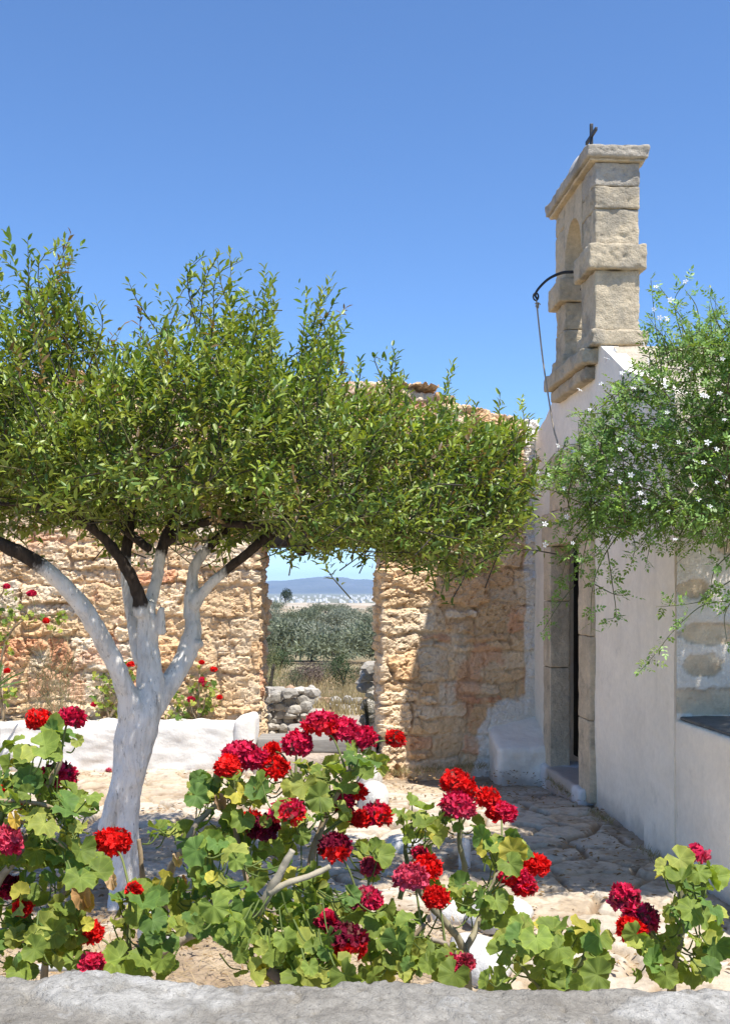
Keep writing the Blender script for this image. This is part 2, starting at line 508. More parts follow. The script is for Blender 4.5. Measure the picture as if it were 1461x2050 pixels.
def build_terrain():
    ys = np.unique(np.concatenate([np.linspace(-400, 0, 6), np.linspace(0, 9.5, 6), np.linspace(9.5, 40, 150), np.geomspace(40, 400, 170), np.geomspace(400, 12000, 40)]))
    xs = np.sign(np.linspace(-1, 1, 201)) * np.abs(np.linspace(-1, 1, 201)) ** 3 * 9000
    X = np.concatenate([np.linspace(-30, 30, 241), xs[np.abs(xs) > 30.2]]); X = np.unique(X)
    A, B = np.meshgrid(X, ys, indexing='ij')
    Z = terrain_z(A, B)
    n1 = fbm(A * 0.25, B * 0.25, None, 41, 4); n2 = fbm(A * 0.05, B * 0.02, None, 43, 4)
    soil = np.array([0.36, 0.25, 0.15]); dry = np.array([0.44, 0.36, 0.22]); rock = np.array([0.52, 0.46, 0.38]); grn = np.array([0.17, 0.17, 0.10])
    c = lerp(soil[None, None], dry[None, None], sst(-0.3, 0.3, n1)[..., None])
    c = lerp(c, rock[None, None], (sst(0.0, 0.35, n2) * 0.6)[..., None])
    c = lerp(c, rock[None, None], (sst(120, 190, B) * (0.5 + 0.5 * sst(-.2, .3, n1)))[..., None])
    c = lerp(c, grn[None, None], (sst(235, 400, B) * 0.8)[..., None])
    c = lerp(c, grn[None, None], (sst(-0.3, 0.3, -n2) * sst(22, 45, B) * sst(170, 120, B) * 0.7)[..., None])
    o = mesh('terrain', np.stack([A, B, Z], -1), gridfaces(len(X), len(ys)), M['earth'], col=c.reshape(-1, 3))
    tag(o, 'dry field with rocky rise falling away beyond the gateway', 'terrain', kind='structure')
build_terrain()

def build_hills():
    xs = np.linspace(-6500, 6500, 420); t = np.linspace(0, 1, 40)
    A, T = np.meshgrid(xs, t, indexing='ij')
    prof = 112 + 55 * fbm(A / 900, A * 0 + 3, None, 51, 4) + 22 * fbm(A / 200, A * 0, None, 52, 4) + 25 * np.exp(-((A + 300) / 500) ** 2)
    Y = 6200 + T * 2500 + 250 * fbm(A / 700, T * 3, None, 55, 3)
    H = prof * np.sin(np.clip(T * 1.25, 0, 1) * np.pi / 2) + 16 * fbm(A / 150, T * 9, None, 53, 4) * np.clip(T * 4, 0, 1) - 26
    o = mesh('hills', np.stack([A, Y, H], -1), gridfaces(len(xs), 40), M['hill'])
    tag(o, 'blue hazy mountain range on the horizon', 'mountains', kind='structure')
build_hills()

# ---- courtyard ground: irregular flagstones with dirt joints
def build_ground():
    xs = np.arange(-4.7, 2.5, 0.0125); ys = np.arange(1.6, 10.2, 0.0125)
    X, Y = np.meshgrid(xs, ys, indexing='ij')
    wx = X + 0.10 * fbm(X * 2.2, Y * 2.2, None, 61, 3); wy = Y + 0.10 * fbm(X * 2.2 + 9, Y * 2.2, None, 62, 3)
    F1, F2, ID = voro(wx * 2.5, wy * 3.5, 63, 0.95)
    d = (F2 - F1)
    edge = sst(0.03, 0.16, d + 0.05 * fbm(X * 14, Y * 14, None, 64, 3))
    ragg = fbm(X * 9, Y * 9, None, 65, 4)
    r2 = (ID * 7.3) % 1.0
    tilt = (X * (ID - 0.5) + Y * (r2 - 0.5)) * 0.0
    h = edge * (0.026 + 0.022 * r2) + edge * ragg * 0.009 + fbm(X * 1.1, Y * 1.1, None, 66, 3) * 0.02 + 0.006 * fbm(X * 30, Y * 30, None, 67, 3)
    # loose earth in the planting bed and along the walls
    bed = sst(0.15, -0.15, X - (0.62 - 0.12 * (Y - 4.2)) + 0.25 * ragg) * sst(5.2, 4.5, Y + 0.4 * ragg)
    ring = sst(0.55, 0.25, np.hypot(X + 1.25, Y - 5.3) + 0.2 * ragg)
    along = sst(0.5, 0.15, np.abs(Y - 9.1 + 0.2 * (X < 0)) + 0.3 * ragg) * (X > 0.1)
    fac_x = 1.757 - 0.068 * (Y - 6.43)
    strip = sst(0.16, 0.02, (fac_x - X) + 0.12 * ragg)
    soilm = np.clip(np.maximum.reduce([bed, ring, along * 0.9, strip * 0.8]), 0, 1)
    patch = sst(0.02, 0.34, fbm(X * 1.5 + 4, Y * 1.5, None, 68, 5, 0.6)) * 0.5
    soilm = np.maximum(soilm, patch)
    crumbs = 0.012 * np.clip(fbm(X * 40, Y * 40, None, 69, 2), 0, 1) + 0.012 * fbm(X * 6, Y * 6, None, 70, 3)
    h = lerp(h, 0.008 + crumbs, soilm * 0.85)
    pale = np.array([0.66, 0.585, 0.48]); grey = np.array([0.60, 0.525, 0.42]); warm = np.array([0.62, 0.51, 0.38])
    c = lerp(pale, grey, (r2)[..., None]); c = lerp(c, warm, (sst(0.6, 0.9, ID))[..., None])
    dirt = lerp(np.array([0.31, 0.22, 0.14]), np.array([0.50, 0.385, 0.255]), sst(-.3, .4, fbm(X * 5, Y * 5, None, 71, 4))[..., None])
    c = lerp(dirt, c, edge[..., None]); c = lerp(c, dirt, (soilm * 0.85)[..., None])
    blot = sst(0.02, 0.32, fbm(X * 7 + 3, Y * 9, None, 73, 5, 0.65)) * 0.55
    c = lerp(c, dirt, blot[..., None]); h = h + 0.005 * fbm(X * 22, Y * 22, None, 74, 3) - 0.008 * blot
    specks = sst(0.30, 0.45, fbm(X * 26, Y * 26, None, 72, 3)) * 0.5
    c = lerp(c, np.array([0.16, 0.12, 0.085]), specks[..., None] * 0.7)
    h = h - 0.10 * sst(7.4, 8.9, Y) * sst(-0.3, 0.7, X)
    o = mesh('ground', np.stack([X, Y, h - 0.03], -1), gridfaces(len(xs), len(ys)), M['paving'], col=c.reshape(-1, 3))
    tag(o, 'courtyard floor of worn irregular flagstones with dirt joints', 'paving', kind='structure')
build_ground()

# ================================================================== RUBBLE WALL WITH GATEWAY
def rubble(s, z, seed, scale=1.0):
    """coursed random rubble: height (m), colour, joint mask"""
    ws = s + 0.07 * fbm(s * 4, z * 4, None, seed + 1, 3) + 0.016 * fbm(s * 22, z * 22, None, seed + 2, 2)
    wz = z + 0.065 * fbm(s * 3.0, z * 3.6, None, seed + 3, 3) + 0.016 * fbm(s * 20, z * 22, None, seed + 4, 2)
    rs = np.random.default_rng(seed)
    hs = rs.uniform(0.07, 0.25, 60) * scale
    hb = np.cumsum(hs) - 0.6
    row = np.clip(np.searchsorted(hb, wz) - 1, 0, 57)
    z0, z1 = hb[row], hb[row + 1]
    ncol = 60
    W = rs.uniform(0.13, 0.50, (60, ncol)) * scale
    Bd = np.cumsum(W, axis=1) - 9.0 * 0.3
    colI = np.zeros(s.shape, int)
    for r_ in np.unique(row):
        k = row == r_
        colI[k] = np.clip(np.searchsorted(Bd[r_], ws[k]) - 1, 0, ncol - 2)
    s0, s1 = Bd[row, colI], Bd[row, colI + 1]
    ident = row * 97.0 + colI
    rnd = _hash(ident, ident * 0 + 1, ident * 0, seed); rnd2 = _hash(ident, ident * 0 + 2, ident * 0, seed)
    # some blocks split into two thin courses / two halves
    split = (rnd > 0.74) & (z1 - z0 > 0.14)
    zm = z0 + (z1 - z0) * (0.35 + 0.3 * rnd2)
    up = wz > zm
    z0 = np.where(split & up, zm, z0); z1 = np.where(split & ~up, zm, z1)
    ident = ident + np.where(split & up, 5000, 0)
    r1 = _hash(ident, ident * 0 + 3, ident * 0, seed); r2 = _hash(ident, ident * 0 + 4, ident * 0, seed); r3 = _hash(ident, ident * 0 + 5, ident * 0, seed)
    dz = np.minimum(wz - z0, z1 - wz); ds = np.minimum(ws - s0, s1 - ws)
    k = 0.035
    d = np.minimum(dz, ds) - np.maximum(0, k - np.maximum(dz, 0)) * np.maximum(0, k - np.maximum(ds, 0)) / k * 0.8
    d = d + 0.012 * fbm(s * 16, z * 16, None, seed + 6, 3)
    d = d + 0.012 * fbm(s * 34, z * 34, None, seed + 15, 2)
    edge = sst(0.002, 0.016 + 0.02 * r3, d)
    qa = s * 9 + 0.4 * fbm(s * 7, z * 7, None, seed + 16, 2); qb = z * 13 + 0.4 * fbm(s * 7 + 7, z * 7, None, seed + 17, 2)
    chip = facets(qa, qb, seed + 18, 0.016) + facets(s * 21, z * 27, seed + 19, 0.007)
    prot = 0.006 + 0.030 * r1 ** 1.3
    rough = fbm(s * 7, z * 9, None, seed + 7, 5, 0.6); strata = fbm(s * 4, z * 30, None, seed + 8, 4)
    fine = fbm(s * 28, z * 34, None, seed + 9, 3)
    cx = (ws - (s0 + s1) / 2) / (s1 - s0 + 1e-6); cz = (wz - (z0 + z1) / 2) / (z1 - z0 + 1e-6)
    tilt = (cx * (r2 - 0.5) + cz * (0.35 - r3)) * 0.035
    h = edge * (prot + tilt + 0.008 * rough + chip + 0.004 * strata * (r2 > 0.6)) + 0.005 * fine + (1 - edge) * 0.022 * fbm(s * 6, z * 6, None, seed + 10, 3)
    cols = np.array([[0.82, 0.60, 0.36], [0.86, 0.68, 0.46], [0.80, 0.54, 0.30], [0.80, 0.48, 0.29], [0.84, 0.71, 0.53], [0.74, 0.39, 0.22]])
    wts = np.array([0.32, 0.6, 0.78, 0.88, 0.97, 1.01])
    ci = np.searchsorted(wts, r2)
    c = cols[np.clip(ci, 0, 5)] * (0.88 + 0.22 * r1)[..., None]
    mort = lerp(np.array([0.77, 0.56, 0.34]), np.array([0.85, 0.67, 0.45]), sst(-.4, .4, rough)[..., None])
    smear = sst(-0.55, 0.05, rough + 0.6 * fbm(s * 11, z * 11, None, seed + 20, 3))
    c = lerp(mort, c, (sst(0.1, 0.7, edge) * (0.35 + 0.65 * smear))[..., None])
    pit = sst(0.30, 0.52, fbm(s * 24, z * 30, None, seed + 21, 3))
    h = h - 0.014 * pit + 0.008 * np.abs(fbm(s * 36, z * 42, None, seed + 22, 2))
    c = lerp(c, c * np.array([0.76, 0.69, 0.60]), (pit * 0.7)[..., None])
    c = c * np.array([0.97, 0.955, 0.96])
    c = c * (1 + 0.16 * fbm(s * 45, z * 45, None, seed + 23, 2))[..., None]
    c = lerp(c, np.array([0.82, 0.72, 0.56]), (sst(0.25, 0.6, fbm(s * 3.1, z * 3.1, None, seed + 12, 4)) * 0.5)[..., None])
    c = lerp(c, np.array([0.74, 0.36, 0.20]), (sst(0.36, 0.52, fbm(s * 2.9 + 3, z * 2.9, None, seed + 13, 5)) * 0.5)[..., None])
    return h, c, edge

GLX, GLY = -0.985, 9.35      # left gate corner
GRX, GRY = 0.165, 9.02       # right gate corner
WTH = 0.55
courtyard_wall = thing('courtyard_wall', (0.8, 9.3, 0), 'tall rough golden rubble wall pierced by an open gateway', 'wall')

def path_sheet(pts, sharp, step, zlo, ztop_fn, seed, name, cap=0.5, col_fn=None, soff=0.0, zstep=None, relief=1.0):
    """rubble face that follows a plan polyline (left-hand side of travel is behind) and turns over the wall top"""
    pts = np.asarray(pts, float)
    L = np.concatenate([[0], np.cumsum(np.linalg.norm(np.diff(pts, axis=0), axis=1))])
    S = np.arange(0, L[-1], step); S = np.append(S, L[-1])
    P = np.stack([np.interp(S, L, pts[:, 0]), np.interp(S, L, pts[:, 1])], -1)
    ker = np.ones(5) / 5
    Pp = np.stack([np.convolve(np.pad(P[:, k], 2, 'edge'), ker, 'valid') for k in (0, 1)], -1)
    T = np.gradient(Pp, axis=0); T /= np.linalg.norm(T, axis=1)[:, None]
    Nn = np.stack([T[:, 1], -T[:, 0]], -1)
    top = ztop_fn(P[:, 0])
    zmax = top.max() + cap
    t = np.arange(zlo, zmax, zstep or step)
    SS, TT = np.meshgrid(S, t, indexing='ij')
    topg = top[:, None]
    over = np.clip(TT - topg, 0, cap)
    zz = np.minimum(TT, topg)
    h, c, e = rubble(SS + soff, TT, seed, 1.3)
    h = h * relief - (relief - 1) * 0.035 * (1 - e)
    if name == 'r': h = h * (1 - 0.55 * sst(1.7, 0.9, TT) * sst(0.75, 1.1, SS)) - 0.22 * sst(1.0, 0.7, np.hypot((SS - 0.68) / 0.04, (TT + 0.03) / 0.09) + 0.25 * fbm(SS * 20, TT * 20, None, 9, 2))
    c = c * (1 - 0.22 * (1 - e) * sst(-0.2, 0.3, fbm(SS * 6, TT * 6, None, seed + 40, 3)))[..., None]
    ang = sst(-0.06, 0.06, TT - topg) * np.pi / 2
    hn = h * np.cos(ang); hz = h * np.sin(ang)
    X = P[:, 0][:, None] + Nn[:, 0][:, None] * (hn - over); Y = P[:, 1][:, None] + Nn[:, 1][:, None] * (hn - over)
    Z = zz + hz
    if col_fn is not None: c, X, Y = col_fn(SS, Z, X, Y, c, Nn)
    return np.stack([X, Y, Z], -1), c, len(S), len(t)

def top_l(x):
    return 3.50 + 0.05 * np.sin(x * 1.7) + 0.06 * fbm(x * 1.9, x * 0, None, 81, 3)
def top_r(x):
    return np.interp(x, [-1, 0.1, 0.5, 0.9, 1.2, 1.6], [3.45, 3.42, 3.36, 3.26, 3.20, 3.18]) + 0.03 * fbm(x * 4, x * 0, None, 82, 3)

def facade_x(Y): return 1.757 - 0.068 * (Y - 6.43)

def white_fn(SS, Z, X, Y, c, Nn):
    rag = 0.09 * fbm(X * 7, Z * 7, None, 85, 4)
    m1 = sst(0.02, -0.02, (Z - 0.60) + rag) * sst(-0.02, 0.02, X - (1.02 + np.clip(Z - 0.28, 0, 1) * 0.75) + rag)
    m2 = sst(-0.01, 0.015, X - (facade_x(9.55) - 0.06) + rag * 0.3)
    m = np.clip(m1 + m2, 0, 1)
    c = lerp(c, np.array([0.88, 0.83, 0.75]), m[..., None])
    return c, X, Y
P1, c1, a1, b1 = path_sheet([(-6.2, 9.42), (-3.0, 9.40), (GLX, GLY), (GLX + 0.03, GLY + WTH)], 0, 0.011, -0.3, top_l, 101, 'l', relief=1.25)
P2, c2, a2, b2 = path_sheet([(GRX - 0.055, GRY + WTH), (GRX, GRY), (1.62, 9.60)], 0, 0.0095, -0.3, top_r, 207, 'r', col_fn=white_fn, relief=1.25)
zg = 2.12
P3, c3, a3, b3 = path_sheet([(GLX - 0.02, GLY + 0.004), (GRX + 0.02, GRY + 0.004)], 0, 0.0125, zg, top_r, 303, 'm', soff=3)
for P_, c_, n_, m_ in ((P1, c1, a1, b1), (P2, c2, a2, b2), (P3, c3, a3, b3)):
    mesh('masonry_face', P_, gridfaces(n_, m_), M['rubble'], courtyard_wall, col=c_.reshape(-1, 3), smooth=False)
# solid body of the wall behind the stone faces
core = MB()
core.add(*rbox(-6.2, GLX - 0.05, 9.50, 9.50 + WTH - 0.12, -0.3, 3.3, 0.02, 0.3, 0.01, 3, 5), col=(0.5, 0.38, 0.24))
def rot_core(V):
    t = (V[:, 0] - GRX) / (1.5); V = V.copy(); V[:, 1] += t * 0.58; return V
core.add(*rbox(GRX + 0.03, 1.7, 9.12, 9.12 + WTH - 0.14, -0.3, 3.1, 0.02, 0.3, 0.01, 3, 6, rot_core), col=(0.5, 0.38, 0.24))
core.build('wall_core', M['rubble'], courtyard_wall)
lt = MB(); lt.add(*rbox(GLX - 0.12, GRX + 0.12, 9.16, 9.16 + WTH - 0.1, zg - 0.13, zg + 0.12, 0.02, 0.06, 0.006, 8, 3, lambda V: V + np.c_[V[:, 0] * 0, -(V[:, 0] + 0.4) * 0.27, V[:, 0] * 0]))
lt.build('lintel', M['wood'], courtyard_wall)

# low whitewashed planter wall along the left
low_wall = MB()
V, F = rbox(-5.0, -1.12, 9.0, 9.26, -0.06, 0.43, 0.05, 0.016, 0.034, 6, 8)
low_wall.add(V, F)
V, F = rbox(-1.15, -0.965, 8.97, 9.33, -0.06, 0.455, 0.05, 0.02, 0.02, 6, 9, lambda V: V + np.c_[V[:, 0] * 0, V[:, 0] * 0, np.clip((V[:, 2] - 0.2) * 0.5, 0, 1) * np.clip((V[:, 0] + 1.15), 0, 1) * 2])
low_wall.add(V, F)
VV = np.concatenate(low_wall.V)
scuff = sst(0.14, 0.0, VV[:, 2] + 0.14 * fbm(VV[:, 0] * 6, VV[:, 2] * 9, VV[:, 1] * 6, 91, 4)) * sst(-0.1, 0.25, fbm(VV[:, 0] * 3, VV[:, 2] * 5, None, 92, 3))
low_wall.Cc = [lerp(np.array([0.80, 0.77, 0.72]), np.array([0.50, 0.44, 0.38]), scuff[:, None])]
o = low_wall.build('planter_wall', M['whitewash'])
tag(o, 'low lumpy whitewashed wall at the foot of the golden rubble wall', 'wall')

# earth bank held by the planter wall
xs = np.arange(-5, -0.98, 0.03); ys = np.arange(9.1, 9.45, 0.03)
A, B = np.meshgrid(xs, ys, indexing='ij')
o = mesh('soil', np.stack([A, B, 0.36 + 0.05 * fbm(A * 5, B * 5, None, 95, 4) + (B - 9.2) * 0.25], -1), gridfaces(len(xs), len(ys)), M['paving'], col=np.tile([0.36, 0.27, 0.17], (A.size, 1)))
tag(o, 'dry earth bank behind the low white wall', 'soil', kind='structure')

# gateway threshold steps
stp = MB(); stp.add(*rbox(-0.95, 0.10, 9.02, 9.38, 0.16, 0.285, 0.015, 0.03, 0.006, 8, 11), col=(1, 1, 1))
o = stp.build('stone_threshold', M['greywood']); tag(o, 'long grey slab lying across the gateway as a threshold', 'threshold')
stp = MB(); stp.add(*rbox(-0.97, 0.16, 8.86, 9.36, -0.06, 0.155, 0.03, 0.03, 0.012, 7, 12), col=(0.56, 0.46, 0.37))
o = stp.build('stone_step', M['sandstone']); tag(o, 'pinkish stone step under the grey gateway slab', 'step')

# ================================================================== CHAPEL
DV = np.array([-0.068, 1.0, 0]); DV /= np.linalg.norm(DV)
OV = np.array([-DV[1], DV[0], 0])            # out of the facade
P0 = np.array([1.757, 6.43, 0])
def ch(V):
    """chapel coordinates (a along the facade, o outward, z) -> world"""
    V = np.asarray(V, float)
    return P0 + V[..., 0:1] * DV + V[..., 1:2] * OV + V[..., 2:3] * np.array([0, 0, 1.0])
chapel = thing('chapel', P0 + DV * 1.6, 'small whitewashed chapel with a sandstone bell gable and narrow doorway', 'chapel')

def gable(a):
    return np.interp(a, [-0.55, -0.1, 0.2, 0.55, 0.85, 1.1, 2.3, 2.52, 2.75, 3.2, 3.7], [2.72, 2.86, 2.98, 3.10, 3.27, 3.40, 3.40, 3.22, 3.13, 3.02, 2.9])

def plaster_wall(a0, a1, proud, seed, holes=()):
    aa = np.arange(a0, a1 + 0.001, 0.025); vv = np.linspace(0, 1, 140)
    A, Vv = np.meshgrid(aa, vv, indexing='ij')
    Z = -0.2 + Vv * (gable(A) + 0.2)
    o_ = proud + 0.012 * fbm(A * 1.7, Z * 1.7, None, seed, 3) + 0.004 * fbm(A * 9, Z * 9, None, seed + 1, 3)
    P = ch(np.stack([A, o_, Z], -1))
    mask = np.ones((len(aa) - 1, len(vv) - 1), bool)
    ac = (aa[:-1] + aa[1:]) / 2; zc = (Z[:-1, :-1] + Z[1:, 1:]) / 2
    for (h0, h1, hz0, hz1) in holes:
        mask &= ~((ac[:, None] > h0) & (ac[:, None] < h1) & (zc > hz0) & (zc < hz1))
    return sheet(P, mask, -OV * 0.13)
def stain(V, base=(0.95, 0.875, 0.75)):
    n = fbm(V[:, 0] * 5 + V[:, 1] * 5, V[:, 2] * 4, None, 121, 4)
    m = sst(0.16, 0.0, V[:, 2] + 0.12 * n) * 0.55
    run = sst(0.25, 0.6, fbm(V[:, 0] * 12 + V[:, 1] * 12, V[:, 2] * 0.7, None, 122, 4)) * 0.25
    top = sst(-0.1, 0.5, fbm(V[:, 1] * 3, V[:, 2] * 3, None, 125, 4)) * 0.08
    c = lerp(np.array(base), np.array([0.46, 0.42, 0.36]), np.clip(m + run * 0.45 + top * 0.8, 0, 1)[:, None])
    return c
wm = MB()
V, F = plaster_wall(0.0, 3.75, -0.04, 131, holes=((1.25, 2.56, -1, 2.2),)); wm.add(V, F, stain(V))
V, F = plaster_wall(-0.5, 0.0, 0.0, 133); wm.add(V, F, stain(V))
wm.build('wall', M['whitewash'], chapel)

# near end wall: rubble showing through worn plaster
uo = np.arange(-3.2, 0.0001, 0.0125); zz = np.arange(-0.06, 2.74, 0.0125)
U, Z = np.meshgrid(uo, zz, indexing='ij')
h, c, e = rubble(-U * 1.0 + 2, Z, 411, 1.15)
bare = np.zeros_like(U)
for (pu, pz, ru, rz) in ((-0.10, 1.60, 0.09, 0.055), (-0.20, 1.345, 0.2, 0.06), (-0.16, 1.16, 0.11, 0.065), (-0.2, 0.95, 0.36, 0.075), (-0.6, 1.5, 0.14, 0.1), (-0.75, 1.15, 0.16, 0.08), (-0.45, 1.85, 0.18, 0.07), (-0.9, 1.9, 0.2, 0.1)):
    q = np.sqrt(((U - pu) / ru) ** 2 + ((Z - pz) / rz) ** 2) + 0.35 * fbm(U * 14, Z * 14, None, 415, 4)
    bare = np.maximum(bare, sst(1.10, 0.92, q))
hh = lerp(0.03 + 0.015 * fbm(U * 5, Z * 5, None, 416, 4), 0.016 + 0.12 * h + 0.010 * fbm(U * 22, Z * 22, None, 417, 4), bare)
cc = lerp(np.array([0.88, 0.80, 0.69]) * (1 + 0.06 * fbm(U * 3, Z * 3, None, 418, 4))[..., None], np.array([0.70, 0.56, 0.39]) * (1 + 0.35 * fbm(U * 9, Z * 9, None, 419, 4))[..., None], bare[..., None])
rim = np.clip(1 - np.abs(bare - 0.5) * 3, 0, 1)[..., None]
cc = lerp(cc, np.array([0.30, 0.25, 0.19]), rim * 0.6)
E = ch(np.stack([np.full_like(U, -0.5) - hh - 0.004, U, Z], -1))
mesh('end_wall', E, gridfaces(len(uo), len(zz))[:, ::-1], M['rubble'], chapel, col=cc.reshape(-1, 3))

# roof: shallow vault behind the gable, running back from the facade
ra = np.linspace(-0.48, 3.72, 80); ro = np.linspace(-0.10, -4.2, 40)
A, O = np.meshgrid(ra, ro, indexing='ij')
Zr = gable(A) - 0.07 + 0.015 * fbm(A * 3, O * 3, None, 141, 3) - 0.14 * np.clip(np.abs(A - 1.65) - 1.4, 0, 1)
Zr = np.where(A < 1.0, Zr - 0.10 * sst(1.0, 0.2, A) + 0.12 * sst(0.6, 1.05, A), Zr)
mesh('roof', ch(np.stack([A, O, Zr], -1)), gridfaces(80, 40), M['sandstone'], chapel, col=np.tile([0.60, 0.52, 0.40], (A.size, 1)))
bk = MB()
V, F = rbox(-0.45, 3.7, -4.2, -4.0, -0.1, 3.0, 0.02, 0.2, 0.005, 3, 4, ch); bk.add(V, F, (0.78, 0.76, 0.72))
V, F = rbox(3.5, 3.7, -4.0, -0.4, -0.1, 2.85, 0.02, 0.2, 0.005, 3, 5, ch); bk.add(V, F, (0.78, 0.76, 0.72))
bk.build('rear_wall', M['whitewash'], chapel)

# doorway: stone surround, dark door ajar, doorstep
SC = (0.78, 0.655, 0.48)
surround = MB()
def blocks(mb, a0, a1, o0, o1, zs, seed, amp=0.006):
    for i in range(len(zs) - 1):
        f = 0.9 + 0.2 * random.random()
        V, F = rbox(a0, a1, o0, o1, zs[i] + 0.0025, zs[i + 1] - 0.0025, 0.010, 0.02, amp, 14, seed + i, ch)
        c = np.array(SC) * f
        n = fbm(V[:, 0] * 4, V[:, 2] * 1.6, V[:, 1] * 4, seed + 50, 4)
        cc = lerp(c, np.array([0.21, 0.18, 0.14]), (sst(0.1, 0.6, n) * 0.5)[:, None])
        mb.add(V, F, cc)
jn = bpy.data.objects.new('door_frame', None); COL.objects.link(jn); jn.parent = chapel; jn.matrix_parent_inverse = chapel.matrix_basis.inverted(); jn.location = ch(np.array([1.9, 0, 0])).tolist()
def framed(name, a0, a1, o0, o1, zs, seed):
    mb = MB(); blocks(mb, a0, a1, o0, o1, zs, seed)
    ob = mb.build(name, M['sandstone'], None)
    ob.parent = jn
    ob.matrix_parent_inverse = (Matrix.Translation(chapel.location) @ chapel.matrix_basis.inverted() @ Matrix.Translation(jn.location)).inverted()
    return ob
bpy.context.view_layer.update()
framed('jamb', 1.20, 1.51, -0.36, 0.005, [0.0, 0.62, 1.25, 1.97], 151)
framed('jamb', 2.36, 2.60, -0.165, 0.012, [0.06, 0.93, 1.50, 1.97], 161)
framed('lintel', 1.18, 2.63, -0.36, 0.020, [1.97, 2.26], 171)
framed('relieving_stone', 1.45, 2.40, -0.10, 0.008, [2.26, 2.50, 2.74], 175)
dm = MB()
for k in range(7):
    V, F = rbox(1.50 + 0.175 * k, 1.50 + 0.175 * k + 0.172, -0.335, -0.29, 0.12, 1.97, 0.006, 0.05, 0.002, 10, 180 + k, ch); dm.add(V, F)
door = dm.build('door', M['wood'], chapel)
hv = MB(); V, F, _ = tube(ch(np.array([[1.66, -0.20, 1.02], [1.64, -0.17, 1.05], [1.64, -0.17, 1.12], [1.66, -0.20, 1.15]])), 0.008); hv.add(V, F)
hd = hv.build('handle', M['iron'], None); hd.parent = door; hd.matrix_parent_inverse = Matrix.Identity(4)
hd.matrix_parent_inverse = (chapel.matrix_basis @ chapel.matrix_basis.inverted()).inverted()
ds = MB(); V, F = rbox(1.30, 2.62, -0.32, 0.055, -0.15, 0.085, 0.03, 0.025, 0.014, 8, 191, ch)
edgew = sst(0.30, 0.5, np.abs(((V - P0) @ DV) - 1.95) + 0.2 * fbm(V[:, 0] * 8, V[:, 1] * 8, None, 192, 3))
ds.add(V, F, lerp(np.array([0.50, 0.43, 0.36]), np.array([0.75, 0.73, 0.70]), edgew[:, None]))
ds.build('doorstep', M['whitewash'], chapel)

# bell gable
bpy.context.view_layer.update()
bell_gable = bpy.data.objects.new('bell_gable', None); COL.objects.link(bell_gable); bell_gable.parent = chapel
def part_of(parent, mb, name, mat, **kw):
    ob = mb.build(name, mat, None, **kw)
    bpy.context.view_layer.update()
    ob.parent = parent; ob.matrix_parent_inverse = parent.matrix_world.inverted()
    return ob
TH = 0.335
A0, A1, B0, B1 = 1.08, 1.44, 1.92, 2.22        # near pillar, far pillar
def sstone(mb, a0, a1, o0, o1, z0, z1, seed, f=1.0, r=0.012, amp=0.006, tone=(0.63, 0.53, 0.375), dirt=0.6):
    amp *= 1.7
    V, F = rbox(a0, a1, o0, o1, z0, z1, r, 0.018, amp, 13, seed, ch)
    gq = fbm(V[:, 0] * 48, V[:, 1] * 48, V[:, 2] * 48, seed + 31, 3)
    ctr = V.mean(0); dv = V - ctr; dv /= np.linalg.norm(dv, axis=1)[:, None] + 1e-9
    V = V + dv * (gq * 0.007 - 0.012 * sst(0.25, 0.5, fbm(V[:, 0] * 20, V[:, 1] * 20, V[:, 2] * 26, seed + 32, 3)))[:, None]
    n = fbm(V[:, 0] * 6, V[:, 1] * 6, V[:, 2] * 5, seed + 30, 4)
    cc = lerp(np.array(tone) * f, np.array([0.30, 0.275, 0.23]), (sst(0.0, 0.5, n) * dirt)[:, None])
    mb.add(V, F, cc)
pm = MB()
sstone(pm, A0, A1, -TH, 0, 3.50, 3.945, 201); sstone(pm, A0 + 0.01, A1 - 0.004, -TH + 0.004, -0.006, 4.13, 4.40, 202, 1.04)
sstone(pm, A0, A1, -TH, 0, 4.40, 4.56, 203, 0.97)
part_of(bell_gable, pm, 'pillar', M['sandstone'])
pm = MB()
sstone(pm, B0, B1, -TH, 0, 3.50, 3.72, 204, 0.95); sstone(pm, B0 + 0.003, B1 - 0.004, -TH + 0.004, -0.004, 3.722, 3.945, 205, 0.9); sstone(pm, B0, B1, -TH, 0, 4.13, 4.56, 206)
part_of(bell_gable, pm, 'pillar', M['sandstone'])
# arch head
na = 40
am = np.linspace(A1 - 0.02, B0 + 0.02, na); cen = (A1 + B0) / 2; rad = (B0 - A1) / 2
lowz = 4.22 + np.sqrt(np.clip(rad ** 2 - (am - cen) ** 2, 0, None)) * 1.28
t = np.linspace(0, 1, 24)
Ag, Tg = np.meshgrid(am, t, indexing='ij'); Zg = lowz[:, None] + Tg * (4.735 - lowz[:, None])
Og = 0.001 + 0.005 * fbm(Ag * 12, Zg * 12, None, 211, 3)
V, F = sheet(ch(np.stack([Ag, Og, Zg], -1)), np.ones((na - 1, 23), bool), -OV * (TH - 0.002))
hm = MB(); hm.add(V, F, (0.63, 0.53, 0.375))
sstone(hm, A0, A1 - 0.005, -TH, 0.0, 4.562, 4.735, 213, 1.0, tone=(0.52, 0.47, 0.39)); sstone(hm, B0 + 0.005, B1, -TH, 0.0, 4.562, 4.735, 214)
part_of(bell_gable, hm, 'arch', M['sandstone'])
lm = MB()
sstone(lm, A0 - 0.045, A1 + 0.03, -TH - 0.04, 0.055, 3.945, 4.13, 221, 1.0, 0.016, 0.008)
part_of(bell_gable, lm, 'ledge', M['sandstone'])
lm = MB()
sstone(lm, B0 - 0.03, B1 + 0.045, -TH - 0.04, 0.055, 3.945, 4.13, 222, 0.95, 0.016, 0.008)
part_of(bell_gable, lm, 'ledge', M['sandstone'])
lm = MB()
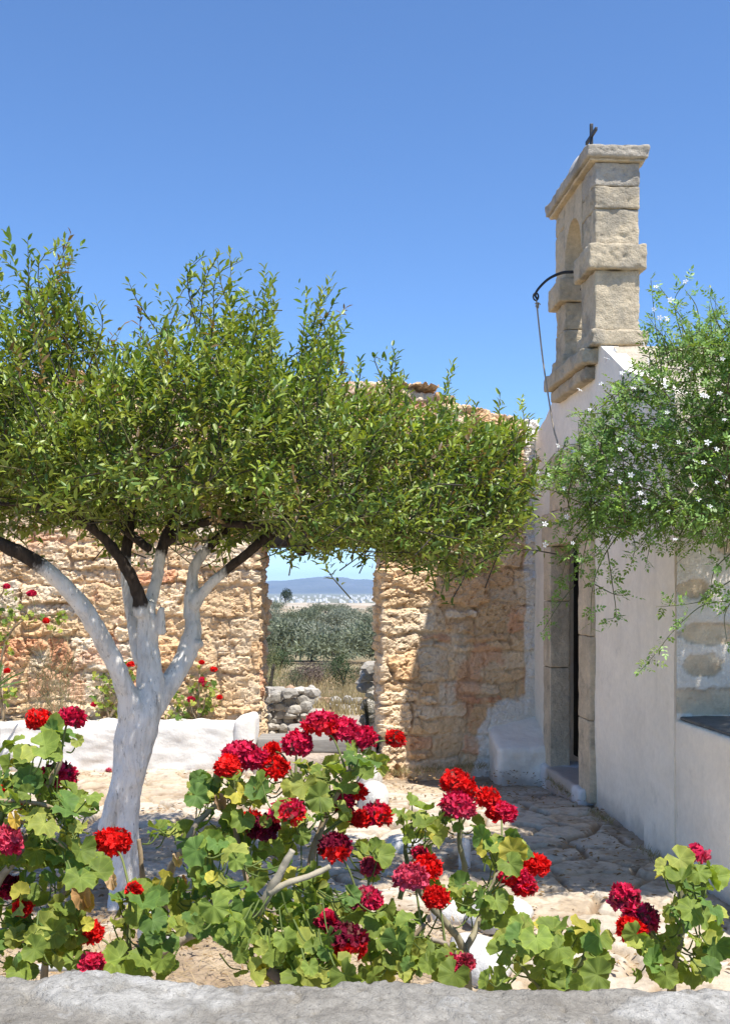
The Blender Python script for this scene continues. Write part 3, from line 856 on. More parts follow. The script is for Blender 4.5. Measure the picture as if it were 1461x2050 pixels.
sstone(lm, A0 - 0.03, A1 + 0.05, -TH - 0.06, 0.03, 3.395, 3.505, 223, 0.98, 0.016, 0.009); sstone(lm, A1 + 0.052, B0 - 0.052, -TH - 0.02, 0.02, 3.38, 3.44, 224, 0.9, 0.016, 0.009)
sstone(lm, B0 - 0.05, B1 + 0.03, -TH - 0.06, 0.03, 3.395, 3.505, 225, 0.9, 0.016, 0.009)
sstone(lm, A0 + 0.05, B1 + 0.07, -0.14, 0.085, 3.27, 3.392, 226, 0.95, 0.02, 0.010)
sstone(lm, A0 + 0.12, B1 + 0.02, -0.14, 0.040, 3.17, 3.268, 227, 0.95, 0.02, 0.010)
part_of(bell_gable, lm, 'base', M['sandstone'])
cm = MB()
sstone(cm, A0 - 0.06, B1 + 0.06, -TH - 0.055, 0.075, 4.755, 4.845, 231, 0.95, 0.016, 0.008, tone=(0.50, 0.45, 0.37), dirt=0.85); sstone(cm, A0 - 0.03, B1 + 0.05, -TH - 0.03, 0.045, 4.735, 4.757, 232, 1.05, 0.008, 0.004)
part_of(bell_gable, cm, 'cornice', M['sandstone'])
# rounded whitewashed knob that carries the cross
u = np.linspace(0, 2 * np.pi, 33); v = np.linspace(0, 1, 14)
Ug, Vg = np.meshgrid(u, v, indexing='ij')
rr = 0.24 * np.cos(Vg * np.pi / 2) ** 0.8; zz = 4.84 + 0.2 * np.sin(Vg * np.pi / 2) + 0.01 * fbm(np.cos(Ug) * 3, np.sin(Ug) * 3, Vg * 4, 240, 3)
km = MB(); km.add(ch(np.stack([1.65 + rr * np.cos(Ug) * 1.2, -0.14 + rr * np.sin(Ug) * 0.75, zz], -1)), gridfaces(33, 14), (0.68, 0.64, 0.57))
part_of(bell_gable, km, 'finial', M['whitewash'])
xm = MB()
V, F = rbox(1.638, 1.662, -0.152, -0.128, 5.0, 5.275, 0.003, 0.03, 0.001, 10, 1, ch); xm.add(V, F)
V, F = rbox(1.515, 1.637, -0.150, -0.130, 5.165, 5.193, 0.003, 0.03, 0.001, 10, 2, ch); xm.add(V, F)
V, F = rbox(1.663, 1.785, -0.150, -0.130, 5.165, 5.193, 0.003, 0.03, 0.001, 10, 3, ch); xm.add(V, F)
part_of(bell_gable, xm, 'cross', M['iron'])

# bell with its pull arm, and the rope
bell = thing('bell', ch(np.array([1.68, -0.17, 4.02])), 'small dark church bell hung in the stone arch with a curved iron pull arm', 'bell')
bm_ = MB()
prof = np.array([[0.0, 0.13], [0.045, 0.125], [0.06, 0.09], [0.07, 0.03], [0.095, -0.02], [0.11, -0.035]])
th = np.linspace(0, 2 * np.pi, 25)
Pg = np.stack([1.68 + prof[:, None, 0] * np.cos(th), -0.17 + prof[:, None, 0] * np.sin(th), 4.02 + prof[:, None, 1] + 0 * th], -1)
bm_.add(ch(Pg), gridfaces(6, 25)); part_of(bell, bm_, 'bell_body', M['iron'])
bm_ = MB(); V, F = rbox(1.45, 1.91, -0.2, -0.14, 4.15, 4.20, 0.006, 0.05, 0.002, 10, 5, ch); bm_.add(V, F); part_of(bell, bm_, 'headstock', M['wood'])
arm_pts = np.array([at(1166, 512, 7.98), at(1158, 541, 7.94), at(1125, 546, 7.94), at(1098, 558, 7.94), at(1078, 577, 7.94), at(1071, 590, 7.94), at(1074, 598, 7.94)])
bm_ = MB(); V, F, _ = tube(arm_pts, [0.012, 0.012, 0.012, 0.011, 0.010, 0.009, 0.008], 6, 8); bm_.add(V, F)
a_ = np.linspace(0, 2 * np.pi, 9); cpt = at(1072, 594, 7.94)
V, F, _ = tube(np.stack([cpt[0] + 0.02 * np.cos(a_), cpt[1] + 0 * a_, cpt[2] + 0.028 * np.sin(a_)], -1), 0.007, 4, 6); bm_.add(V, F)
part_of(bell, bm_, 'pull_arm', M['iron'])
rm = MB()
rp = np.array([at(1073, 600, 7.94), at(1077, 640, 7.93), at(1086, 720, 7.9), at(1098, 800, 7.85), at(1108, 860, 7.8), at(1118, 900, 7.75), at(1128, 1000, 7.7)])
V, F, _ = tube(rp, 0.0062, 8, 6); rm.add(V, F)
for k in range(14):
    d = rdir(1)[0] * 0.03; p = at(1077, 607, 7.93)
    V, F, _ = tube(np.array([p, p + d * 0.6 + [0, 0, -.004], p + d + [0, 0, -0.012]]), [0.006, 0.005, 0.002], 3, 5); rm.add(V, F)
o = rm.build('bell_rope', M['rope']); tag(o, 'thin rope knotted to the iron bell arm and hanging beside the chapel front', 'rope')

# whitewashed masonry bench between door and rubble wall
bn = MB()
def bench_x(V):
    V = V.copy(); V[:, 0] -= 0.068 * (V[:, 1] - 8.4)
    V[:, 2] += np.clip(V[:, 1] - 9.0, 0, 1) * 0.3 * (V[:, 2] > 0)
    return V
V, F = rbox(1.192, 1.80, 8.95, 9.75, -0.2, 0.225, 0.05, 0.018, 0.028, 5, 251, bench_x)
sc_ = sst(0.0, -0.12, V[:, 2] + 0.1 * fbm(V[:, 0] * 9, V[:, 1] * 9, V[:, 2] * 9, 252, 3)) * 0.6
bn.add(V, F, lerp(np.array([0.90, 0.82, 0.71]), np.array([0.36, 0.31, 0.26]), sc_[:, None]))
o = bn.build('masonry_bench', M['whitewash']); tag(o, 'whitewashed masonry bench built in the corner beside the chapel door', 'bench')

# low wall in front of the chapel's end wall, slate topped
lw = thing('side_wall', ch(np.array([-1.5, -0.2, 0])), 'low white wall with a dark slate top running on from the chapel front', 'wall')
m_ = MB(); V, F = rbox(-4.6, -0.5, -0.36, 0.001, -0.06, 0.845, 0.02, 0.025, 0.012, 3, 261, ch); m_.add(V, F, stain(V)); part_of(lw, m_, 'wall_body', M['whitewash'])
m_ = MB(); V, F = rbox(-4.6, -0.49, -0.9, -0.02, 0.846, 0.868, 0.012, 0.03, 0.006, 8, 262, ch); m_.add(V, F); part_of(lw, m_, 'slate_top', M['slate'])

# ================================================================== FOREGROUND PARAPET
def build_parapet():
    xs = np.arange(-1.3, 1.3, 0.005); t = np.arange(0, 0.70, 0.005)
    A, T = np.meshgrid(xs, t, indexing='ij')
    back = 1.70 + 0.02 * fbm(A * 2.1, A * 0, None, 271, 4) + 0.012 * fbm(A * 9, A * 0, None, 272, 3)
    # profile: back face (0..0.2), top (0.2..0.55), front face
    Yt = back - np.clip(T - 0.2, 0, 0.36)
    ztop = 0.940 + 0.018 * sst(-0.30, -0.42, A) + 0.014 * fbm(A * 2.5, Yt * 2.5, None, 273, 3)
    Z = ztop - np.clip(0.2 - T, 0, 1) - np.clip(T - 0.56, 0, 1)
    # the big pale stone bedded in the top
    q = np.sqrt(((A + 0.375) / 0.185) ** 2 + ((Yt - 1.645) / 0.075) ** 2) + 0.3 * fbm(A * 9, Yt * 9, None, 274, 4)
    st1 = sst(1.08, 0.92, q)
    q2 = np.sqrt(((A - 0.63) / 0.25) ** 2 + ((Yt - 1.62) / 0.085) ** 2) + 0.35 * fbm(A * 9, Yt * 9, None, 275, 4)
    st2 = sst(1.08, 0.9, q2)
    st = np.maximum(st1, st2)
    Z = Z + st1 * 0.014 * np.clip(1.2 - q * q * 0.6, 0, 1) + st2 * 0.005 + 0.010 * fbm(A * 14, Yt * 14, Z * 14, 276, 4) + 0.0065 * fbm(A * 55, Yt * 55, Z * 55, 277, 3) - 0.010 * sst(0.28, 0.5, fbm(A * 38, Yt * 38, Z * 38, 279, 3))
    n = fbm(A * 6, Yt * 9, Z * 6, 278, 4)
    c = lerp(np.array([0.41, 0.38, 0.325]), np.array([0.33, 0.30, 0.25]), sst(-.3, .4, n)[..., None])
    c = lerp(c, np.array([0.56, 0.535, 0.48]), (st * (0.8 + 0.2 * n))[..., None])
    gr = fbm(A * 90, Yt * 90, Z * 90, 280, 2)
    c = c * (1 + 0.28 * gr)[..., None]
    c = lerp(c, np.array([0.22, 0.20, 0.165]), (sst(0.1, 0.42, fbm(A * 17, Yt * 23, Z * 17, 281, 4)) * 0.4)[..., None])
    rim = np.clip(1 - np.abs(st - 0.5) * 2.5, 0, 1)
    c = lerp(c, np.array([0.33, 0.30, 0.26]), (rim * 0.35)[..., None])
    o = mesh('parapet', np.stack([A, Yt, Z], -1), gridfaces(len(xs), len(t))[:, ::-1], M['cement'], col=c.reshape(-1, 3))
    tag(o, 'rough grey stone and cement parapet top in front of the geraniums', 'parapet')
build_parapet()

# ================================================================== CITRUS TREE
tree = thing('citrus_tree', at(250, 1800, 5.3) * [1, 1, 0], 'citrus tree with whitewashed forked trunk and dense glossy green crown', 'tree')
TYB = 5.3
PXM = FPX / TYB
limbs = [   # (px, py, Y, radius px, dark)
    [(252, 1835, 5.30, 38, 0), (252, 1780, 5.30, 33, 0), (254, 1700, 5.30, 33, 0), (252, 1610, 5.30, 36, 0), (262, 1520, 5.30, 46, 0), (278, 1450, 5.30, 50, 0), (300, 1390, 5.32, 40, 0), (296, 1300, 5.34, 31, 0), (296, 1225, 5.34, 25, 0), (297, 1203, 5.34, 20, 0)],
    [(205, 1665, 5.22, 16, 0), (225, 1620, 5.25, 20, 0), (250, 1540, 5.27, 30, 0)],
    [(228, 1840, 5.22, 22, 0), (238, 1780, 5.24, 22, 0), (245, 1700, 5.26, 24, 0)],
    [(270, 1440, 5.28, 42, 0), (255, 1385, 5.22, 29, 0), (215, 1300, 5.14, 27, 0), (165, 1215, 5.06, 25, 0), (110, 1155, 5.0, 24, 0.1), (50, 1112, 4.95, 22, 0.75), (0, 1088, 4.9, 20, 1), (-90, 1040, 4.85, 17, 1), (-180, 960, 4.8, 14, 1)],
    [(283, 1235, 5.30, 20, 0.0), (277, 1188, 5.28, 19, 1), (250, 1130, 5.2, 17, 1), (200, 1072, 5.1, 15, 1), (150, 1035, 5.0, 13, 1), (95, 1015, 4.95, 10, 1), (0, 1008, 4.9, 8, 1)],
    [(195, 1068, 5.1, 11, 1), (165, 1000, 5.15, 9, 1), (130, 900, 5.2, 7, 1), (110, 760, 5.2, 4, 1)],
    [(285, 1330, 5.42, 20, 0), (264, 1220, 5.50, 19, 0), (254, 1140, 5.54, 17, 0), (252, 1100, 5.55, 16, 0.8), (270, 1020, 5.6, 13, 1), (300, 900, 5.6, 9, 1), (330, 760, 5.6, 5, 1)],
    [(295, 1290, 5.38, 20, 0), (306, 1190, 5.42, 18, 0), (318, 1125, 5.45, 17, 0.1), (330, 1080, 5.45, 17, 1), (350, 1040, 5.46, 14, 1), (400, 950, 5.5, 10, 1), (440, 820, 5.5, 7, 1), (460, 680, 5.5, 4, 1)],
    [(300, 1100, 5.4, 14, 1), (275, 1082, 5.45, 15, 1), (235, 1050, 5.5, 11, 1), (190, 1040, 5.6, 9, 1)],
    [(335, 1085, 5.44, 15, 1), (375, 1056, 5.35, 15, 1), (425, 1043, 5.25, 14, 1), (475, 1050, 5.2, 12, 1), (560, 1050, 5.2, 9, 1), (680, 1020, 5.2, 7, 1), (800, 990, 5.2, 5, 1)],
    [(305, 1410, 5.34, 38, 0), (340, 1365, 5.40, 31, 0), (372, 1315, 5.46, 28, 0.12), (387, 1265, 5.5, 25, 0.12), (384, 1215, 5.52, 21, 0.08), (384, 1180, 5.53, 19, 0), (384, 1148, 5.54, 16, 0), (405, 1112, 5.55, 15, 0.1), (440, 1075, 5.58, 14, 1), (470, 1045, 5.6, 13, 1), (520, 960, 5.65, 9, 1), (570, 840, 5.7, 6, 1), (630, 700, 5.7, 4, 1)],
    [(386, 1215, 5.5, 20, 0), (412, 1180, 5.48, 17, 0), (445, 1148, 5.45, 15, 0.3), (480, 1120, 5.42, 15, 1), (530, 1080, 5.4, 15, 1), (575, 1040, 5.4, 12, 1), (680, 960, 5.4, 9, 1), (820, 880, 5.4, 6, 1), (960, 850, 5.4, 4, 1)],
    [(560, 1045, 5.4, 11, 1), (580, 1085, 5.3, 10, 1), (604, 1108, 5.25, 10, 1), (628, 1085, 5.25, 9, 1), (720, 1050, 5.3, 7, 1), (900, 1020, 5.3, 4, 1)],
    [(325, 1215, 5.3, 10, 0), (322, 1270, 5.33, 16, 0)], [(405, 1290, 5.45, 13, 0.2), (385, 1285, 5.5, 20, 0)],
]
tm = MB(); samp = []
for i, L in enumerate(limbs):
    P = np.array([at(a, b, Y) for a, b, Y, r, d in L]); rr = np.array([r * (0.79 if b > 1420 else 0.70) / FPX * Y for a, b, Y, r, d in L])
    V, F, S = tube(P, rr, 8, 14, True, 0.008, 300 + i)
    tm.add(V, F)
    D = np.interp(np.linspace(0, len(L) - 1, len(S)), np.arange(len(L)), [l[4] for l in L])
    samp.append(np.column_stack([S, D]))
samp = np.concatenate(samp)
raw = tm.build('raw', None)
md = raw.modifiers.new('r', 'REMESH'); md.mode = 'VOXEL'; md.voxel_size = 0.011
sm = raw.modifiers.new('s', 'SMOOTH'); sm.factor = 0.6; sm.iterations = 5
bpy.context.view_layer.update()
ev = raw.evaluated_get(bpy.context.evaluated_depsgraph_get())
me2 = bpy.data.meshes.new_from_object(ev)
V = np.zeros(len(me2.vertices) * 3, np.float32); me2.vertices.foreach_get('co', V); V = V.reshape(-1, 3)
F4 = [list(p.vertices) for p in me2.polygons]
bpy.data.objects.remove(raw)
q4 = np.array([f for f in F4 if len(f) == 4]); q3 = np.array([f for f in F4 if len(f) == 3]).reshape(-1, 3)
dk = np.zeros(len(V))
for k in range(0, len(V), 4000):
    d = np.linalg.norm(V[k:k + 4000, None] - samp[None, :, :3], axis=2) - samp[None, :, 3]
    j = np.argsort(d, axis=1)[:, :3]
    dk[k:k + 4000] = samp[j, 4].mean(1)
fl = fbm(V[:, 0] * 30, V[:, 1] * 30, V[:, 2] * 7, 311, 4)
V = V + 0.016 * np.column_stack([fbm(V[:, 0] * 9, V[:, 1] * 9, V[:, 2] * 6, 312, 4), fbm(V[:, 0] * 9, V[:, 1] * 9, V[:, 2] * 6, 313, 4), V[:, 2] * 0]) + 0.007 * np.column_stack([fbm(V[:, 0] * 38, V[:, 1] * 38, V[:, 2] * 12, 314, 3), fbm(V[:, 0] * 38, V[:, 1] * 38, V[:, 2] * 12, 315, 3), V[:, 2] * 0])
mesh('trunk', V, [q4, q3] if len(q3) else q4, M['bark'], tree, attrs={'dark': dk + 0.06 * fl})

# crown: leafy shoots filling the crown's volume
LEAF_V = np.array([[0, 0, 0], [0.3, 0.17, 0.05], [0.3, 0, -0.03], [0.3, -0.17, 0.05], [0.68, 0.15, 0.03], [0.68, 0, -0.05], [0.68, -0.15, 0.03], [1, 0, -0.12]])
LEAF_F = [np.array([[0, 2, 1], [0, 3, 2], [4, 5, 7], [5, 6, 7]]), np.array([[1, 2, 5, 4], [2, 3, 6, 5]])]
ctop = np.array([(-260, 640), (-150, 600), (-60, 570), (0, 590), (28, 530), (60, 540), (100, 495), (140, 465), (158, 560), (172, 690), (190, 650), (212, 690), (250, 665), (272, 610), (300, 590), (335, 580), (385, 545), (430, 530), (480, 520), (500, 600), (540, 540), (560, 620), (600, 650), (625, 610), (672, 572), (690, 650), (700, 735), (760, 735), (800, 730), (840, 790), (900, 750), (930, 800), (980, 815), (1030, 795), (1058, 850), (1074, 950)], float)
ctop[:, 1] += np.interp(ctop[:, 0], [640, 720], [60, 18])
cbot = np.array([(-260, 1060), (0, 1075), (60, 1060), (150, 1085), (190, 1115), (250, 1080), (300, 1075), (345, 1110), (400, 1090), (440, 1125), (480, 1075), (560, 1100), (640, 1115), (720, 1095), (760, 1110), (850, 1140), (900, 1158), (960, 1150), (1000, 1130), (1030, 1080), (1058, 1010), (1074, 960)], float)
def crown():
    O, Dd, Nn, Sz, Cl = [], [], [], [], []
    tw = MB()
    n = 0
    rng = np.random.default_rng(21)
    target = 4500
    tries = 0
    SH = [(100, 600, 140, 462), (60, 640, 30, 525), (90, 620, 72, 505), (110, 640, 156, 515), (10, 640, 5, 560), (180, 700, 187, 615), (245, 700, 247, 645), (300, 640, 280, 590), (330, 640, 330, 575), (360, 620, 375, 545), (395, 620, 415, 530), (440, 600, 474, 520), (530, 640, 545, 535), (510, 680, 520, 580), (600, 700, 618, 592), (640, 690, 676, 568), (615, 720, 655, 600), (650, 700, 683, 625), (700, 800, 715, 735), (770, 790, 775, 710), (800, 790, 800, 730), (880, 830, 903, 740), (930, 850, 930, 790), (1010, 850, 1030, 795), (1030, 900, 1055, 840), (1040, 960, 1072, 905), (-60, 640, -50, 540), (-120, 680, -130, 590), (540, 620, 500, 600), (460, 640, 440, 545)]
    SH = [(a + rng.normal() * 16, b + rng.uniform(-10, 60), c + rng.normal() * 13, d + abs(rng.normal()) * 22 * (q > 0)) for (a, b, c, d) in SH for q in range(4)]
    while n < target and tries < 60000:
        tries += 1
        px = rng.uniform(-260, 1074)
        shoot = SH[n] if n < len(SH) else None
        if shoot: px = shoot[2]
        top = np.interp(px, ctop[:, 0], ctop[:, 1]); bot = np.interp(px, cbot[:, 0], cbot[:, 1])
        if not shoot and rng.random() > (bot - top) / 520: continue
        ux = (px - 420) / 670
        Dp = 1.05 * math.sqrt(max(0.06, 1 - ux * ux))
        q3 = rng.uniform(0, 1)
        
        dy = (q3 * 2 - 1) * Dp
        k = math.sqrt(max(0.0, 1 - (dy / Dp) ** 2))
        # shell-biased height; the underside stays shallow away from the stem
        v = rng.random()
        if rng.random() < 0.35: v = rng.choice([rng.uniform(0, 0.15), rng.uniform(0.8, 1.0)])
        mid = lerp(top, bot, 0.62)
        if dy < 0.15 and px < 600: bot -= 75 * min(1, (0.15 - dy) / 0.4)
        yt = mid + (top - mid) * (0.45 + 0.55 * k); yb = mid + (bot - mid) * (0.55 + 0.45 * k)
        cl3 = float(fbm(np.array([px / 120.0]), np.array([q3 * 2.6]), np.array([v * 2.2]), 24, 2)[0])
        if not shoot and cl3 < -0.05 and rng.random() < 0.55: continue
        L = rng.uniform(0.16, 0.36)
        tip_py = lerp(yt, yb, v)
        tip = np.array([(px - CX) / PXM, TYB + dy, CAMZ + (HY - tip_py) / PXM])
        out = np.array([ux * 0.6 + rng.normal() * 0.3 + 0.12, dy * 0.5 + rng.normal() * 0.3, 1.0 + rng.normal() * 0.25])
        if v > 0.72:
            out = np.array([ux * 0.8 + rng.normal() * 0.6, dy * 0.6 + rng.normal() * 0.6, -0.15 + rng.normal() * 0.4])
        elif v > 0.3:
            out[2] = 0.45 + rng.normal() * 0.5
            out[0] += rng.normal() * 0.3; out[1] += rng.normal() * 0.3
        out /= np.linalg.norm(out)
        if v > 0.72: L *= 0.75
        if dy < 0 and tip[2] > CAMZ: tip[2] = CAMZ + (tip[2] - CAMZ) * (TYB + dy) / TYB
        base = tip - out * L
        if shoot:
            dy *= 0.35
            tip = np.array([(shoot[2] - CX) / PXM, TYB + dy, CAMZ + (HY - shoot[3]) / PXM]); base = np.array([(shoot[0] - CX) / PXM, TYB + dy * 0.8, CAMZ + (HY - shoot[1]) / PXM])
            out = tip - base; L = np.linalg.norm(out); out /= L
        bend = rng.normal(size=3) * 0.03
        m = int(L / 0.0165)
        ts = np.linspace(0.1, 1, m)
        P = base + np.outer(ts, tip - base) + np.outer(np.sin(ts * np.pi), bend)
        phi = np.arange(m) * 2.4 + rng.random() * 6
        a = np.cross(out, [0.2, 0.5, 0.3]); a /= np.linalg.norm(a); b = np.cross(out, a)
        side = np.outer(np.cos(phi), a) + np.outer(np.sin(phi), b)
        spread = lerp(1.1, 0.45, ts)[:, None]
        D = out * 0.75 + side * spread + rng.normal(size=(m, 3)) * 0.22
        D[:, 2] -= 0.12
        Nv = out * 0.6 + np.array([0, 0, 0.8]) - side * 0.2 + rng.normal(size=(m, 3)) * 0.35
        O.append(P); Dd.append(D); Nn.append(Nv)
        s = rng.uniform(0.034, 0.074, m) * (0.86 if px > 620 else 0.96) * lerp(1.0, 0.82, ts)
        Sz.append(np.stack([s, s * rng.uniform(0.78, 1.1, m), s], -1))
        tone = rng.uniform(0.8, 1.2) * (1.25 if rng.random() < 0.18 else 1)
        base_c = np.array([0.225, 0.285, 0.05]) if rng.random() < 0.60 else np.array([0.11, 0.18, 0.033])
        if rng.random() < 0.12: base_c = np.array([0.24, 0.27, 0.04])
        Cl.append(base_c * tone * rng.uniform(0.8, 1.2, (m, 1)) * lerp(0.9, 1.15, ts)[:, None])
        if n % 2 == 0:
            V, F, _ = tube(np.array([base - out * 0.05, base + (tip - base) * 0.5 + bend, tip]), [0.0035, 0.0026, 0.0012], 3, 4, False)
            tw.add(V, F, (0.16, 0.15, 0.06) if rng.random() < 0.6 else (0.06, 0.05, 0.04))
        if rng.random() < 0.04: Cl[-1] = Cl[-1] * 0 + np.array([0.20, 0.13, 0.06]) * rng.uniform(0.7, 1.3)
        n += 1
    O, Dd, Nn, Sz, Cl = [np.concatenate(q) for q in (O, Dd, Nn, Sz, Cl)]
    V, F, c, _ = scatter(LEAF_V, LEAF_F, O, Dd, Nn, Sz, cols=Cl)
    mesh('crown', V, F, M['citrus'], tree, col=c, smooth=True)
    tw.build('twigs', M['stalk'], tree)
    print('citrus leaves', len(O))
crown()

# ================================================================== JASMINE
vine = thing('jasmine_vine', ch(np.array([-0.9, -0.55, 0])), 'jasmine climber with feathery leaves and white star flowers spilling over the chapel wall', 'vine')
def jasmine():
    rng = np.random.default_rng(33)
    stems = MB()
    O, Dd, Nn, Sz, Cl, tips = [], [], [], [], [], []
    def spray(P, dens=1.0, size=1.0, tone=1.0):
        """pinnate leaves along a stem polyline"""
        S = catmull(P, 8)
        seglen = np.linalg.norm(np.diff(S, axis=0), axis=1).sum()
        m = max(2, int(seglen / 0.022 * dens))
        t = np.sort(rng.uniform(0.05, 1, m)) * (len(S) - 1)
        pts = np.stack([np.interp(t, np.arange(len(S)), S[:, k]) for k in range(3)], -1)
        T = np.gradient(S, axis=0); T = np.stack([np.interp(t, np.arange(len(S)), T[:, k]) for k in range(3)], -1)
        T /= np.linalg.norm(T, axis=1)[:, None] + 1e-9
        for i in range(m):
            ax = T[i] * 0.5 + rng.normal(size=3) * 0.7 + np.array([0, 0, 0.05]); ax /= np.linalg.norm(ax)
            Lr = rng.uniform(0.035, 0.07) * size
            nrm = np.array([0, -0.35, 0.8]) + rng.normal(size=3) * 0.45
            sd = np.cross(nrm, ax); sd /= np.linalg.norm(sd) + 1e-9
            npair = 3
            tc = np.array([0.22, 0.35, 0.095]) * tone * rng.uniform(0.75, 1.3)
            if rng.random() < 0.2: tc = np.array([0.16, 0.22, 0.04]) * rng.uniform(0.8, 1.2)
            for k in range(npair):
                o = pts[i] + ax * Lr * (0.3 + 0.3 * k)
                for sg in (-1, 1):
                    O.append(o); Dd.append(ax * 0.55 + sd * sg + rng.normal(size=3) * 0.15); Nn.append(nrm)
                    s = rng.uniform(0.016, 0.026) * size; Sz.append((s, s * 1.25, s)); Cl.append(tc)
            o = pts[i] + ax * Lr; O.append(o); Dd.append(ax); Nn.append(nrm); s = 0.03 * size; Sz.append((s, s * 1.15, s)); Cl.append(tc)
        return S
    def mass_pt():
        while True:
            px, py = rng.uniform(1120, 1760), rng.uniform(600, 1070)
            top = np.interp(px, [1120, 1160, 1200, 1260, 1300, 1350, 1400, 1461, 1640], [905, 870, 825, 755, 710, 695, 660, 630, 600])
            bot = np.interp(px, [1120, 1160, 1220, 1280, 1340, 1461, 1760], [985, 1040, 1065, 1055, 1030, 1075, 1080])
            if top < py < bot: break
        k = rng.uniform(-1, 1)
        Y = 5.45 - (px - 1120) / 520 * 0.45 + 0.42 * k
        return at(px, py, Y)
    for i in range(900):
        p = mass_pt()
        d = np.array([-0.5 + rng.normal() * 0.6, -0.15 + rng.normal() * 0.5, 0.1 + rng.normal() * 0.55]); d /= np.linalg.norm(d)
        L = rng.uniform(0.12, 0.28)
        P = np.array([p - d * L * 0.5 + [0, 0, -0.02], p, p + d * L * 0.5 + [0, 0, -0.03]])
        S = spray(P, 1.0, 1.0, rng.uniform(0.75, 1.2))
        V, F, _ = tube(P, [0.003, 0.0025, 0.0015], 4, 4, False); stems.add(V, F, (0.12, 0.13, 0.05) if rng.random() < .6 else (0.16, 0.11, 0.07))
        if rng.random() < 0.10: tips.append(S[-1])
    for i in range(420):      # extra sprays added to shade the end wall, mostly out of the frame
        p = np.array([rng.uniform(1.75, 3.2), rng.uniform(4.9, 5.8), rng.uniform(2.35, 2.95)])
        d = rdir(1)[0]; L = rng.uniform(0.12, 0.26); spray(np.array([p - d * L * .5, p, p + d * L * .5 - [0, 0, .03]]), 1.0, 1.1, rng.uniform(0.75, 1.2))
    runs = [  # long wandering shoots: px, py, Y
        ([(1330, 800, 5.1), (1318, 700, 5.1), (1310, 640, 5.1), (1302, 560, 5.1)], 0.75), ([(1390, 760, 5.0), (1360, 660, 5.05), (1350, 600, 5.05), (1375, 562, 5.05)], 0.8),
        ([(1380, 780, 5.0), (1385, 680, 5.0), (1345, 610, 5.0), (1320, 575, 5.0)], 0.8), ([(1420, 760, 5.0), (1430, 670, 5.0), (1436, 620, 5.0)], 1.0),
        ([(1350, 720, 5.1), (1320, 665, 5.1), (1302, 655, 5.1)], 0.8), ([(1400, 700, 5.0), (1395, 620, 5.0), (1370, 580, 5.0)], 0.7),
        ([(1220, 860, 5.4), (1180, 830, 5.4), (1155, 825, 5.4)], 1.0), ([(1200, 920, 5.4), (1150, 890, 5.45), (1112, 905, 5.5)], 1.0), ([(1190, 960, 5.4), (1120, 945, 5.5), (1078, 955, 5.55)], 0.6),
        ([(1200, 1000, 5.4), (1140, 1040, 5.4), (1105, 1050, 5.4), (1085, 1048, 5.4)], 1.1), ([(1200, 1020, 5.4), (1150, 1080, 5.35), (1130, 1130, 5.3), (1120, 1180, 5.3)], 1.3),
        ([(1190, 1020, 5.4), (1170, 1100, 5.3), (1160, 1150, 5.3)], 1.3), ([(1150, 1170, 5.3), (1115, 1215, 5.3), (1085, 1265, 5.3)], 1.0),
        ([(1260, 1040, 5.3), (1210, 1110, 5.2), (1185, 1180, 5.2), (1182, 1270, 5.2)], 0.8), ([(1215, 1100, 5.2), (1225, 1170, 5.2), (1232, 1230, 5.2), (1215, 1240, 5.2)], 1.0),
        ([(1190, 1170, 5.2), (1230, 1190, 5.2), (1262, 1190, 5.2)], 0.8), ([(1300, 1040, 5.2), (1300, 1090, 5.2), (1292, 1130, 5.2)], 1.1), ([(1250, 1040, 5.3), (1270, 1090, 5.25), (1262, 1130, 5.2)], 1.0),
        ([(1500, 1200, 4.9), (1440, 1205, 4.9), (1400, 1215, 4.9), (1350, 1260, 4.9), (1310, 1310, 4.9), (1275, 1350, 4.9)], 0.8), ([(1500, 1140, 4.9), (1450, 1170, 4.9), (1410, 1200, 4.9), (1370, 1210, 4.9), (1312, 1215, 4.9)], 0.9),
        ([(1470, 1060, 4.9), (1420, 1070, 4.9), (1370, 1060, 4.9), (1340, 1040, 4.9)], 1.2), ([(1480, 1180, 4.9), (1450, 1230, 4.9), (1455, 1290, 4.9)], 1.2), ([(1470, 1100, 4.9), (1430, 1140, 4.9), (1420, 1190, 4.9)], 1.1),
    ]
    for pts, dn in runs:
        P = np.array([at(*p) for p in pts]); S = spray(P, dn, 1.0)
        V, F, _ = tube(P, np.linspace(0.0035, 0.0012, len(P)), 8, 5, False); stems.add(V, F, (0.13, 0.14, 0.06)); tips += [S[-1], S[-4]] if rng.random() < 0.5 else [S[-1]]
    for i in range(34):       # loose sprays trailing from the lower and left edge
        px = rng.uniform(1095, 1470); py = np.interp(px, [1095, 1160, 1220, 1280, 1340, 1461], [930, 1010, 1040, 1030, 1000, 1050]); Y = rng.uniform(5.0, 5.45)
        p = at(px, py, Y); L = rng.uniform(0.14, 0.38); d = np.array([-0.35 + rng.normal() * 0.4, -0.1 + rng.normal() * 0.2, -0.75])
        P = np.array([p + [0.04, 0, 0.06], p + d * L * 0.5 + rng.normal(size=3) * 0.02, p + d * L + [-0.03, 0, 0.02]]); S = spray(P, 0.8, 0.95); tips.append(S[-1])
        V, F, _ = tube(P, [0.003, 0.002, 0.001], 6, 4, False); stems.add(V, F, (0.13, 0.14, 0.06))
